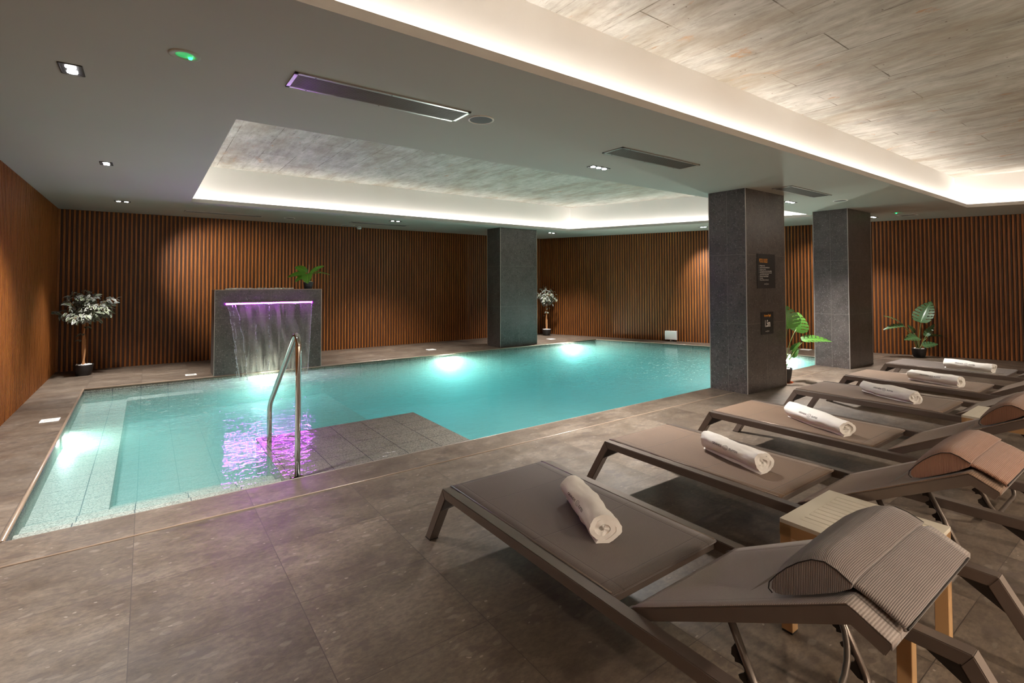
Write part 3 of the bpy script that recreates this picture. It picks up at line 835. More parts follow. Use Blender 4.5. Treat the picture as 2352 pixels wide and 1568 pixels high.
# ------------------------------------------------------------------ floor fittings
for x, y, s, lb in ((-.805, 7.17, .155, 'white drain cover on the left deck beside the pool lamp'), (4.94, 9.75, .17, 'white drain cover on the far deck left of the far pillar'),
                 (8.28, 9.72, .17, 'white drain cover on the far deck before the small tree'), (11.30, 4.98, .17, 'white drain cover on the right deck behind the monstera'),
                 (.58, 9.37, .15, 'pale drain cover on the far deck left of the cascade wall')):
    t = empty('drain_cover', (x, y, 0), 0, lb, 'drain cover', 'square drain covers in the deck')
    obj('cover_plate', rbox((0, 0, .003), (s, s, .006), .0015, 1), M['whiteplastic'], t)
    bm = BM()
    for i in range(4): add_box(bm, (0, (i-1.5)*s*.18, .0062), (s*.6, s*.05, .0012))
    obj('slots', bm, M['grille'], t)
# box on the right wall
wbx = empty('junction_box', (10.34, 7.645, .035), atan2(.42, 1)+radians(0), 'white junction box low on the slatted right wall', 'junction box')
wbx.rotation_euler = (0, 0, atan2(-1, .42))
bx = lambda c, s: rbox(c, s, .008, 2)
wbx.location = (xr(7.655)-.075, 7.655-.03, .0)
obj('enclosure', bx((0, 0, .145), (.275, .10, .215)), M['whiteplastic'], wbx)
obj('lid', bx((0, -.052, .145), (.262, .016, .200)), M['whiteplastic'], wbx)
for i, xx in enumerate((-.02, .0, .03)):
    bm = BM(); add_lathe(bm, [(.008, .0), (.008, .036), (.006, .04)], (xx, 0, 0), 10); obj('cable_gland', bm, M['chrome'], wbx)

# ------------------------------------------------------------------ plants
def add_leaf(bm, uvl, base, direc, normal, L, W, fold=.25, curl=.25, nt=6, nu=2, slits=None, shape=None):
    d = Vector(direc).normalized(); n = Vector(normal); n = (n-d*n.dot(d)).normalized(); s = d.cross(n)
    shape = shape or (lambda t: sin(pi*min(1, t**.75))**.8)
    rows = []
    for i in range(nt+1):
        t = i/nt; wv = W/2*max(0.02, shape(t)) if 0 < i < nt else W/2*.02
        ang = -curl*t*1.6
        # curved midrib
        c = Vector(base)+d*L*(sin(curl*1.6*t)/(curl*1.6) if curl else t) + n*(-L*(1-cos(curl*1.6*t))/(curl*1.6) if curl else 0)
        row = []
        for j in range(-nu, nu+1):
            u = j/nu
            row.append(bm.verts.new(c+s*u*wv*cos(fold)+n*abs(u)*wv*sin(fold)))
        rows.append(row)
    for i in range(nt):
        for j in range(2*nu):
            u = abs((j+.5-nu)/nu); t = (i+.5)/nt
            if slits and slits(t, u, j < nu): continue
            f = bm.faces.new((rows[i][j], rows[i][j+1], rows[i+1][j+1], rows[i+1][j])); f.smooth = True
            for lp, (a, b) in zip(f.loops, ((i, j), (i, j+1), (i+1, j+1), (i+1, j))): lp[uvl].uv = (a/nt, b/(2*nu))

def pot(t, r, h, mat, rim=True, taper=.78, pebbles=True):
    bm = BM()
    prof = [(0, 0), (r*taper*.95, 0), (r*taper, .006), (r*(taper+1)/2+.004, h*.5), (r, h*.93), (r, h), (r*.93, h), (r*.92, h*.86)]
    add_lathe(bm, prof, (0, 0, 0), 36); obj('pot', bm, mat, t)
    if rim:
        bm = BM(); add_lathe(bm, [(r*1.0, h*.82), (r*1.05, h*.82), (r*1.05, h), (r*.95, h)], (0, 0, 0), 36); obj('pot_rim', bm, mat, t)
    bm = BM(); add_lathe(bm, [(0, h*.90), (r*.93, h*.88)], (0, 0, 0), 24); obj('soil', bm, M['soil'], t)
    if pebbles:
        bm = BM(); rr = random.Random(int(r*1000))
        for i in range(46):
            a = rr.random()*6.28; q = sqrt(rr.random())*r*.80; s = rr.uniform(.008, .014)
            bmesh.ops.create_icosphere(bm, subdivisions=1, radius=s, matrix=Matrix.Translation((q*cos(a), q*sin(a), h*.93+rr.random()*.014)))
        o = obj('pebbles', bm, M['pebble'], t, smooth=True); o['kind'] = 'stuff'

def ficus(loc, crown_c, crown_r, n, seed, label, trunk_top):
    t = empty('variegated_tree', loc, 0, label, 'potted tree')
    pot(t, .125, .170, M['pot'], False, .72)
    rr = random.Random(seed)
    for ph in (0, 1):
        pts = []
        for i in range(15):
            z = .13+(trunk_top-.13)*i/14
            pts.append((.016*cos(z*7+ph*pi)*(1-i*.03), .016*sin(z*7+ph*pi), z))
        bm = BM(); add_tube(bm, pts, [.016-.0004*i for i in range(15)], 8); obj('trunk', bm, M['trunk'], t)
    bm = BM(); tips = []
    for i in range(26):
        a = rr.random()*6.28; e = rr.uniform(-.55, 1.2)
        dv = Vector((cos(a)*cos(e)*crown_r[0], sin(a)*cos(e)*crown_r[0], sin(e)*crown_r[1]))*rr.uniform(.65, 1.0)
        c0 = Vector((0, 0, trunk_top-.08*rr.random())); c1 = Vector(crown_c)+dv
        mid = (c0+c1)/2+Vector((0, 0, .04))
        add_tube(bm, [c0, mid, c1], [.005, .0035, .0015], 5); tips.append((c0, mid, c1))
    obj('branches', bm, M['trunk'], t)
    bmA = BM(); ua = bmA.loops.layers.uv.new('UVMap'); bmB = BM(); ub = bmB.loops.layers.uv.new('UVMap')
    for i in range(n):
        c0, mid, c1 = tips[rr.randrange(len(tips))]
        q = rr.uniform(.35, 1.05); p = c0*(1-q)**2+mid*2*q*(1-q)+c1*q*q
        out = (p-Vector(crown_c)); out = out.normalized() if out.length > .01 else Vector((0, 0, 1))
        p = p+Vector((rr.gauss(0, .035), rr.gauss(0, .035), rr.gauss(0, .03))); p.x = max(p.x, -.34)
        dv = (out*.8+Vector((rr.gauss(0, .5), rr.gauss(0, .5), rr.gauss(-.45, .4)))).normalized()
        nv = Vector((rr.gauss(0, .5)+out.x*.5, rr.gauss(0, .5)+out.y*.5-.3, 1.0+rr.gauss(0, .4)))
        L = rr.uniform(.062, .100)
        if rr.random() < .55: add_leaf(bmA, ua, p, dv, nv, L, L*.50, .3, .35, 6, 2)
        else: add_leaf(bmB, ub, p, dv, nv, L, L*.50, .3, .35, 6, 2)
    for k in range(3):      # few leaves low on the trunk
        z = trunk_top*(.62+.12*k)
        for i in range(4):
            a = 1.2*k+rr.uniform(-1, 1)+2.5
            add_leaf(bmA, ua, (.03*cos(a), .03*sin(a), z), (cos(a), sin(a), rr.uniform(-.4, .3)), (0, -.3, 1), .085, .042, .3, .3)
    obj('foliage', bmA, M['leaf_ficus'], t); obj('foliage', bmB, M['leaf_ficus2'], t)
ficus((-.785, 10.36, 0), (.0, .0, 1.03), (.40, .29), 880, 5, 'grey green variegated little tree in a black pot in the left corner', .88)
ficus((8.765, 10.47, 0), (-.0, -.02, 1.07), (.27, .25), 430, 9, 'variegated little tree in a black pot behind the far pillar', .86)

def mon_slits(k, off=0.0, start=.35):
    def f(t, u, left):
        q = (t*k+off+(.35 if left else 0)-u*.55) % 1.0
        return (u > start and q < .22 and .10 < t < .93)
    return f
def heart(t): return (sin(pi*min(1, (t*.97+.03)**.62)))**.75
def monstera(loc, leaves, pot_r, pot_h, mat, label, stem_r=.006):
    t = empty('monstera', loc, 0, label, 'potted plant')
    pot(t, pot_r, pot_h, M['pot'], False, .75)
    for (b, d, nrm, L, W, k, mid) in leaves:
        b = Vector(b); bm = BM()
        base = Vector((b.x*.10, b.y*.10, pot_h*.9)); m = Vector(mid) if mid else Vector((b.x*.35, b.y*.35, (pot_h+b.z)*.58))
        pts = [base*(1-q)**2+m*2*q*(1-q)+b*q*q for q in [i/9 for i in range(10)]]
        add_tube(bm, pts, [stem_r*(1.3-.06*i) for i in range(10)], 6); obj('stem', bm, M['stem'], t)
        bm = BM(); uvl = bm.loops.layers.uv.new('UVMap')
        add_leaf(bm, uvl, b-Vector(d).normalized()*L*.10, d, nrm, L, W, .22, .28, 44, 8, mon_slits(k) if k else None, heart)
        obj('leaf', bm, mat, t)
    return t
vr = Vector((.809, -.588, 0)); vt = Vector((-.588, -.809, 0))     # picture right, and towards the camera
def loc3(r, f, z): return tuple(vr*r+vt*f+Vector((0, 0, z)))
def dir3(r, f, z): return tuple(vr*r+vt*f+Vector((0, 0, z)))
monstera((7.46, 3.60, 0), [
    (loc3(.05, .05, .80), dir3(-.12, .15, 1), dir3(.1, 1, .1), .36, .38, 7, None),
    (loc3(.24, -.08, .74), dir3(.35, -.2, .8), dir3(.2, .7, .75), .34, .32, 7, None),
    (loc3(.31, .02, .60), dir3(1, .1, .16), dir3(.15, .5, 1), .44, .20, 8, loc3(.12, 0, .42)),
    (loc3(.10, .06, .46), dir3(.3, .3, .6), dir3(-.6, .6, .5), .18, .09, 0, None),
    (loc3(.16, -.03, .36), dir3(.35, .1, .55), dir3(-.4, .8, .4), .16, .08, 0, None),
    (loc3(-.02, .05, .60), dir3(-.3, .4, .4), dir3(0, .8, .6), .22, .15, 5, None)],
    .118, .20, M['leaf_monstera'], 'monstera in a black pot standing behind the signed pillar')
ms = empty('plant_saucer', (7.44, 3.60, 0), 0, 'small orange red dish under the pot behind the signed pillar', 'saucer')
bm = BM(); add_lathe(bm, [(0, .001), (.125, .001), (.135, .006), (.13, .006), (.12, .003)], (0, 0, 0), 30); obj('dish', bm, simple('orange_red_plastic', (.55, .09, .02), .4), ms)
monstera((11.94, 3.22, 0), [
    (loc3(.06, 0, .70), dir3(.45, -.05, 1), dir3(-.75, .55, .3), .50, .34, 8, loc3(.0, 0, .42)),
    (loc3(-.33, 0, .64), dir3(-.85, .1, .62), dir3(.2, .35, .9), .42, .13, 7, loc3(-.10, 0, .40)),
    (loc3(-.36, .05, .60), dir3(-1, .0, -.02), dir3(.0, .4, 1), .38, .16, 8, loc3(-.12, 0, .55)),
    (loc3(.22, 0, .40), dir3(1, .0, .16), dir3(.0, .25, 1), .40, .15, 7, loc3(.08, 0, .34)),
    (loc3(.13, .02, .42), dir3(.45, .1, .8), dir3(-.6, .6, .4), .30, .12, 6, loc3(.06, 0, .26)),
    (loc3(-.10, .08, .38), dir3(-.9, .3, .05), dir3(.1, .6, .8), .32, .20, 7, None),
    (loc3(-.06, -.03, .45), dir3(-.35, .2, .5), dir3(.2, .8, .5), .24, .16, 6, None),
    (loc3(.06, .06, .22), dir3(.85, .3, .32), dir3(-.1, .6, .8), .26, .16, 6, None)],
    .118, .165, M['leaf_dark'], 'dark leaved monstera in a black pot before the right slatted wall')
# broad leaved plant on the cascade wall
t = empty('broadleaf_plant', (2.275, 9.16, 1.33), 0, 'bright green broad leaved plant in a small pot on the cascade wall', 'potted plant')
pot(t, .080, .125, M['pot2'], True, .78, True)
def lance(t_): return sin(pi*min(1, (t_*.98+.02)**.8))**.7
for b, d, nrm, L, W in ((loc3(-.02, .05, .25), dir3(-1, .2, .12), dir3(.1, .55, .8), .34, .15), (loc3(-.02, 0, .29), dir3(-.85, -.1, .55), dir3(-.1, .75, .7), .30, .13),
                        (loc3(.03, 0, .26), dir3(.62, 0, .62), dir3(-.5, .75, .3), .28, .11), (loc3(.06, 0, .26), dir3(1, -.1, .28), dir3(-.05, .2, 1), .32, .09),
                        (loc3(.01, .05, .27), dir3(.18, .65, -.35), dir3(.0, .9, .45), .25, .19), (loc3(-.05, .03, .23), dir3(-.35, .5, -.2), dir3(.0, .8, .6), .20, .10),
                        (loc3(.02, -.03, .27), dir3(.4, -.6, .4), dir3(.0, .2, 1), .24, .12)):
    bm = BM(); base = Vector((b[0]*.2, b[1]*.2, .11)); add_tube(bm, [base, (base+Vector(b))/2+Vector((0, 0, .01)), b], [.005, .004, .003], 6); obj('stem', bm, M['stem'], t)
    bm = BM(); uvl = bm.loops.layers.uv.new('UVMap'); add_leaf(bm, uvl, b, d, nrm, L, W, .25, .42, 16, 4, None, lance); obj('leaf', bm, M['leaf_bright'], t)
bm = BM(); add_tube(bm, [(0, 0, .12), (.0, 0, .30), (.012, 0, .43)], [.006, .005, .001], 8); obj('leaf_shoot', bm, simple('pale_shoot', (.45, .42, .22), .5), t)

# ------------------------------------------------------------------ sun loungers
# local frame: x across, y along (0 = head corner, 2.0 = foot corner), z up
LW, LL, RZ = .754, 2.01, .335
ANG = atan2(.365, .69)                   # rise of the backrest
HY, HZ = .775, .318                      # hinge
ca, sa = cos(ANG), sin(ANG)
def bk(s, t=0.0):
    return (HY - s*ca + t*sa, HZ + s*sa + t*ca)
SB = .775                                # length to the bend
DA = radians(-27)                        # direction after the bend (downwards)
def bk2(s, t=0.0):
    y, z = bk(SB); return (y - s*cos(DA) - t*-sin(DA), z + s*sin(DA) + t*cos(DA))

seat_seams = [(0, -.265), (0, .265), (1, 1.74), (1, 1.30), (1, .90)]
F_A = mat_fabric('taupe_mesh_fabric', (.066, .051, .044), (.165, .134, .116), seat_seams)
F_B = mat_fabric('brown_mesh_fabric', (.084, .048, .026), (.205, .125, .074), seat_seams)
F_C = mat_fabric('grey_brown_mesh_fabric', (.060, .046, .040), (.135, .105, .09), seat_seams)
def back_fab(name, a, b): return mat_fabric(name, a, b, [(0, -.265), (0, .265)])
B_A = back_fab('taupe_back_fabric', (.16, .130, .116), (.36, .312, .282))
B_B = back_fab('brown_back_fabric', (.11, .066, .042), (.235, .152, .100))
B_C = back_fab('grey_back_fabric', (.075, .058, .048), (.16, .125, .105))

def make_lounger():
    root = empty('sun_lounger', (0, 0, 0))
    w2 = LW/2; rw, rh = .053, .046
    tl = Vector((.21, -.335)); tl.normalize()        # leg direction (outwards, down) in y,z
    # mitred rail
    for s in (-1, 1):
        x0, x1 = (w2-rw, w2) if s > 0 else (-w2, -w2+rw)
        k = rh*.62
        bm = BM(); add_prism(bm, [(0, RZ), (LL, RZ), (LL-.030, RZ-rh), (.030, RZ-rh)], 'x', x0, x1)
        bmesh.ops.bevel(bm, geom=bm.edges[:], offset=.003, segments=2, affect='EDGES')
        obj('side_rail', bm, M['frame'], root)
        for e in (0, 1):
            if e: pts = [(LL, RZ), (LL+.200, .004), (LL+.144, .004), (LL-.030, RZ-rh)]
            else: pts = [(0, RZ), (-.200, .004), (-.144, .004), (.030, RZ-rh)]
            bm = BM(); add_prism(bm, pts, 'x', x0, x1)
            bmesh.ops.bevel(bm, geom=bm.edges[:], offset=.003, segments=2, affect='EDGES')
            lg = obj('leg', bm, M['frame'], root)
            q = pts[1:3]; bm = BM(); add_prism(bm, [(q[0][0], .005), (q[0][0], 0), (q[1][0], 0), (q[1][0], .005)], 'x', x0, x1); obj('foot_pad', bm, M['foot'], lg)
            # gusset
            y = LL if e else 0; sg = 1 if e else -1
            g = [(y-sg*.028, RZ-rh), (y-sg*.115, RZ-rh), (y+sg*.028, RZ-rh-.085)]
            xm = (x0+x1)/2; bm = BM(); add_prism(bm, g, 'x', xm-.022, xm+.022); obj('corner_bracket', bm, M['blackmetal'], root)
    iw = w2-rw
    for y, nm in ((LL-.02, 0), (.86, 1)):
        bm = rbox((0, y, RZ-.022-.008*(nm > 0)), (2*iw, .034, .026), .003, 2); obj('cross_bar', bm, M['frame'], root)
    # seat fabric: sheet with slight sag, rolled over the foot bar
    bm = BM(); nx, ny = 14, 40; y0, y1 = .835, LL+.004
    grid = []
    prof = [(y0, -.012), (y0-.004, -.004), (y0, .001)]+[(y0+(y1-y0)*j/ny, .003) for j in range(1, ny)]+[(y1, .001), (y1+.008, -.010), (y1+.004, -.024)]
    for (y, dz) in prof:
        row = []
        for i in range(nx+1):
            u = -1+2*i/nx
            q = (y-y0)/(y1-y0); sag = -.012*(1-u*u)*max(0, sin(pi*min(1, max(0, q))))**.6
            row.append(bm.verts.new((u*iw, y, RZ+dz+sag)))
        grid.append(row)
    for j in range(len(grid)-1):
        for i in range(nx):
            f = bm.faces.new((grid[j][i], grid[j][i+1], grid[j+1][i+1], grid[j+1][i])); f.smooth = True
    bmesh.ops.recalc_face_normals(bm, faces=bm.faces[:])
    r = bmesh.ops.solidify(bm, geom=bm.faces[:], thickness=.003)
    obj('seat_fabric', bm, F_A, root, smooth=True)['label'] = 'woven mesh seat fabric'
    # piping beside the fabric
    for s in (-1, 1):
        bm = BM(); add_tube(bm, [(s*iw*.985, y0+.005, RZ+.002), (s*iw*.985, y1, RZ+.002)], .0035, 6); obj('piping', bm, M['frame'], root)
    # backrest frame tubes
    bw = iw-.004; th = .040
    for s in (-1, 1):
        A = bk(.0, 0); pts = [bk(0, 0), bk(SB, 0), bk2(.103, 0), bk2(.103, -.036), bk(SB-.012, -th), bk(.03, -th)]
        bm = BM(); xa, xb = (bw-.030, bw) if s > 0 else (-bw, -bw+.030)
        add_prism(bm, pts, 'x', xa, xb)
        bmesh.ops.bevel(bm, geom=bm.edges[:], offset=.0025, segments=2, affect='EDGES')
        obj('backrest_tube', bm, M['frame'], root)
    for (c, nm) in ((bk(.05, -.02), 0), (bk2(.08, -.02), 1), (bk(.42, -.022), 2)):
        bm = rbox((0, c[0], c[1]), (2*bw-.06, .028, .024), .003, 2); obj('backrest_bar', bm, M['frame'], root)
    # backrest fabric
    bm = BM(); grid = []; prof = []
    N1 = 26
    for j in range(N1+1): s_ = .035+(SB-.035)*j/N1; prof.append((bk(s_, .004), -.014*sin(pi*min(1, j/N1))**.6))
    for j in range(1, 7): prof.append((bk2(.100*j/6, .004), 0))
    prof.append((bk2(.107, -.010), 0))
    for (yz, sag) in prof:
        grid.append([bm.verts.new((u*(bw-.001), yz[0]+sa*sag*(1-u*u), yz[1]+ca*sag*(1-u*u))) for u in [-1+2*i/nx for i in range(nx+1)]])
    for j in range(len(grid)-1):
        for i in range(nx):
            f = bm.faces.new((grid[j][i], grid[j][i+1], grid[j+1][i+1], grid[j+1][i])); f.smooth = True
    bmesh.ops.recalc_face_normals(bm, faces=bm.faces[:]); bmesh.ops.solidify(bm, geom=bm.faces[:], thickness=.003)
    obj('backrest_fabric', bm, B_A, root, smooth=True)['label'] = 'woven mesh backrest fabric'
    # support hoop with toothed brackets
    bx_ = bw-.045
    top = bk(.385, -.035); low = (.235, .075)
    pth = smooth_path([(-bx_, top[0], top[1]), (-bx_, low[0]+.02, low[1]+.05), (-bx_+.05, low[0], low[1]), (bx_-.05, low[0], low[1]), (bx_, low[0]+.02, low[1]+.05), (bx_, top[0], top[1])], .07, 6)
    bm = BM(); add_tube(bm, pth, .0115, 10); obj('support_hoop', bm, M['tube'], root)
    # sagging bow between the two sides
    mid = (top[0]*.55+low[0]*.45+.02, top[1]*.55+low[1]*.45+.03)
    pth = [(-bx_*cos(pi*q/14), mid[0]-.10*sin(pi*q/14), mid[1]-.13*sin(pi*q/14)) for q in range(15)]
    bm = BM(); add_tube(bm, pth, .010, 10); obj('support_bow', bm, M['tube'], root)
    for s in (-1, 1):
        # toothed plate in the y-z plane, on the foot side of the tube
        A = Vector((top[0], top[1])); B = Vector((low[0]+.02, low[1]+.05)); d = (B-A); L = d.length; d.normalize(); nrm = Vector((-d.y, d.x))
        if nrm.x < 0: nrm = -nrm
        pts = []
        e0, pitch_, nt = L*.30, .060, 4
        def PP(a, b): q = A+d*a+nrm*b; return (q.x, q.y)
        pts.append(PP(e0-.05, 0)); pts.append(PP(e0-.03, .030))
        for i in range(nt):
            a = e0+i*pitch_
            pts += [PP(a-.012, .040), PP(a-.004, .032), PP(a+.006, .036)]
            for q in range(7):
                an = pi*(.62-1.15*q/6); pts.append(PP(a+.021-.0135*sin(an+.2)*.0+.0135*cos(pi-pi*q/6), .028-.016*sin(pi*q/6)))
            pts += [PP(a+.038, .040)]
        pts += [PP(e0+nt*pitch_-.006, .044), PP(e0+nt*pitch_+.02, .030), PP(e0+nt*pitch_+.035, 0)]
        x_ = s*bx_; bm = BM()
        vs = [bm.verts.new((x_-.004, *p)) for p in pts]; es = [bm.edges.new((vs[i], vs[(i+1) % len(vs)])) for i in range(len(vs))]
        bmesh.ops.triangle_fill(bm, edges=es, use_beauty=True)
        g = bmesh.ops.extrude_face_region(bm, geom=bm.faces[:])
        for v in g['geom']:
            if isinstance(v, bmesh.types.BMVert): v.co.x += .008
        obj('toothed_bracket', bm, M['blackmetal'], root)
    return root

specs = [  # x of near edge, y of foot corner, label, seat fabric, back fabric
    (1.302, 2.437, 'taupe sun lounger nearest the camera, with the grey striped headrest', F_A, B_A),
    (2.604, 2.487, 'brown sun lounger second from the camera, with the terracotta headrest', F_B, B_B),
    (3.911, 2.515, 'brown sun lounger third from the camera, with the rust brown headrest', F_B, B_B),
    (5.410, 2.506, 'brown sun lounger fourth from the camera, beside the rear table', F_B, B_B),
    (6.680, 2.522, 'brown sun lounger fifth from the camera, second furthest', F_B, B_B),
    (8.110, 2.562, 'dark grey brown sun lounger furthest from the camera near the right wall', F_C, B_C)]
proto = make_lounger()
loungers = []
for i, (x, yf, lb, fa, ba) in enumerate(specs):
    o = proto if i == 0 else copy_tree(proto)
    o.location = (x+LW/2, yf-LL, 0); props(o, lb, 'sun lounger', 'sun loungers in a row facing the pool')
    for c in o.children:
        for key, m in (('seat_fabric', fa), ('backrest_fabric', ba)):
            if c.name.startswith(key):
                c.material_slots[0].link = 'OBJECT'; c.material_slots[0].material = m
    loungers.append(o)

# ------------------------------------------------------------------ headrest cushions (draped over the head end)
def mat_rib(name, a, b):
    k = NT(name); uv = k.xyz(k.uv())
    w1 = k.mapr(k.math('PINGPONG', uv[0], .5), 0, .5)      # uv.x counts ribs
    w2 = k.mapr(k.math('PINGPONG', uv[1], .5), 0, .5)
    f = k.math('MULTIPLY', k.mapr(w1, .25, .75), k.mapr(w2, .0, .3, .75, 1))
    col = k.mix(f, a, b)
    return k.done(k.bsdf(col, .75, 0, k.bump(w1, .6, .002), .25, Sheen_Weight=.3))
R_A = mat_rib('grey_ribbed_cushion', (.075, .058, .051), (.245, .202, .182))
R_B = mat_rib('terracotta_ribbed_cushion', (.17, .078, .045), (.33, .175, .115))
R_C = mat_rib('rust_ribbed_cushion', (.115, .050, .025), (.25, .118, .064))
def make_cushion(fab):
    root = empty('headrest_cushion', (0, 0, 0))
    hw = .264
    # upper outline in backrest coords (s, t)
    hump = [(.530, .020), (.524, .034), (.536, .052), (.572, .071), (.615, .088), (.66, .100), (.705, .105), (.740, .096), (.763, .073), (.781, .045), (.788, .034)]
    under = [(.776, .018), (.73, .011), (.66, .009), (.60, .009), (.56, .011)]
    loop = [bk(*p) for p in hump]+[bk(*p) for p in under]
    top_n = len(hump)
    bm = BM(); uvl = bm.loops.layers.uv.new('UVMap'); NXc = 34; rings = []
    cum = [0.0]
    for i in range(1, len(loop)+1):
        a = loop[i-1]; b = loop[i % len(loop)]; cum.append(cum[-1]+sqrt((a[0]-b[0])**2+(a[1]-b[1])**2))
    for i in range(NXc+1):
        u = -1+2*i/NXc
        ends = (1-abs(u)**9*.16)                       # hump thins towards the ends
        ring = []
        for j, (s_, t_) in enumerate(hump+under):
            tt = t_*ends if j < top_n else t_
            ss = s_ - .03*u*max(0, (.78-s_)/.25) + (.008*(abs(u)**6) if s_ < .54 else 0)
            wr = .0010*noise.noise(Vector((u*5, s_*12, 3)))
            y, z = bk(ss, tt+wr); ring.append(bm.verts.new((u*hw, y, z)))
        rings.append(ring)
    n = len(loop)
    for i in range(NXc):
        for j in range(n):
            j2 = (j+1) % n
            f = bm.faces.new((rings[i][j], rings[i][j2], rings[i+1][j2], rings[i+1][j])); f.smooth = True
            for lp, (ii, jj) in zip(f.loops, ((i, j), (i, j+1), (i+1, j+1), (i+1, j))): lp[uvl].uv = (cum[jj]/.0043, ii*2*hw/NXc/.006)
    for rg, sg in ((rings[0], 1), (rings[-1], -1)):
        c = Vector((0, 0, 0))
        f = bm.faces.new(rg)
        for lp in f.loops: lp[uvl].uv = (lp.vert.co.y/.0043, lp.vert.co.z/.006)
    obj('cushion', bm, fab, root, autosmooth=50)
    # piping round both ends
    for sgn, rr_ in ((-1, 0), (1, NXc)):
        bm = BM(); u = sgn
        add_tube(bm, [(sgn*(hw+.0015), *bk(s_ - .03*sgn*max(0, (.78-s_)/.25), t_*(1-.16))) for j, (s_, t_) in enumerate(hump)], .0018, 6)
        obj('piping', bm, M['blackmetal'], root)
    # counterweight flap hanging behind the head end
    bm = BM(); uvl = bm.loops.layers.uv.new('UVMap'); rings = []
    P0 = bk(.783, .033)
    prof = [bk(.768, .033)]+[(P0[0]-q, P0[1]-q*.26-q*q*1.6) for q in (0, .02, .04, .06, .08, .10, .108)]
    y_, z_ = prof[-1]; prof += [(y_-.004, z_-.012)]
    cum = [0.0]
    for a, b in zip(prof[:-1], prof[1:]): cum.append(cum[-1]+sqrt((a[0]-b[0])**2+(a[1]-b[1])**2))
    for i in range(NXc+1):
        u = -1+2*i/NXc
        rings.append([bm.verts.new((u*(hw-.012), y+.0006*noise.noise(Vector((u*4, y*9, 0))), z+.0015*noise.noise(Vector((u*3, y*9, 5)))-.006*abs(u)**4)) for (y, z) in prof])
    for i in range(NXc):
        for j in range(len(prof)-1):
            f = bm.faces.new((rings[i][j], rings[i][j+1], rings[i+1][j+1], rings[i+1][j])); f.smooth = True
            for lp, (ii, jj) in zip(f.loops, ((i, j), (i, j+1), (i+1, j+1), (i+1, j))): lp[uvl].uv = (cum[jj]/.0043, ii*2*hw/NXc/.006)
    bmesh.ops.recalc_face_normals(bm, faces=bm.faces[:]); bmesh.ops.solidify(bm, geom=bm.faces[:], thickness=.009)
    obj('counterweight_flap', bm, fab, root, smooth=True)
    bm = BM(); add_tube(bm, [(u*(hw-.012), prof[-1][0], prof[-1][1]) for u in (-1, -.5, 0, .5, 1)], .003, 6); obj('hem', bm, M['blackmetal'], root)
    return root
cproto = make_cushion(R_A)
for i, (lb, m) in enumerate((('grey finely striped headrest cushion on the lounger nearest the camera', R_A), ('terracotta striped headrest cushion on the second lounger', R_B), ('rust brown headrest cushion on the third lounger', R_C))):
    o = cproto if i == 0 else copy_tree(cproto)
    x, yf = specs[i][0], specs[i][1]
    o.location = (x+LW/2-.012, yf-LL, 0); props(o, lb, 'cushion', 'headrest cushions hung over the lounger backs')
    for c in o.children:
        if c.name.startswith(('cushion', 'counterweight')): c.material_slots[0].link = 'OBJECT'; c.material_slots[0].material = m

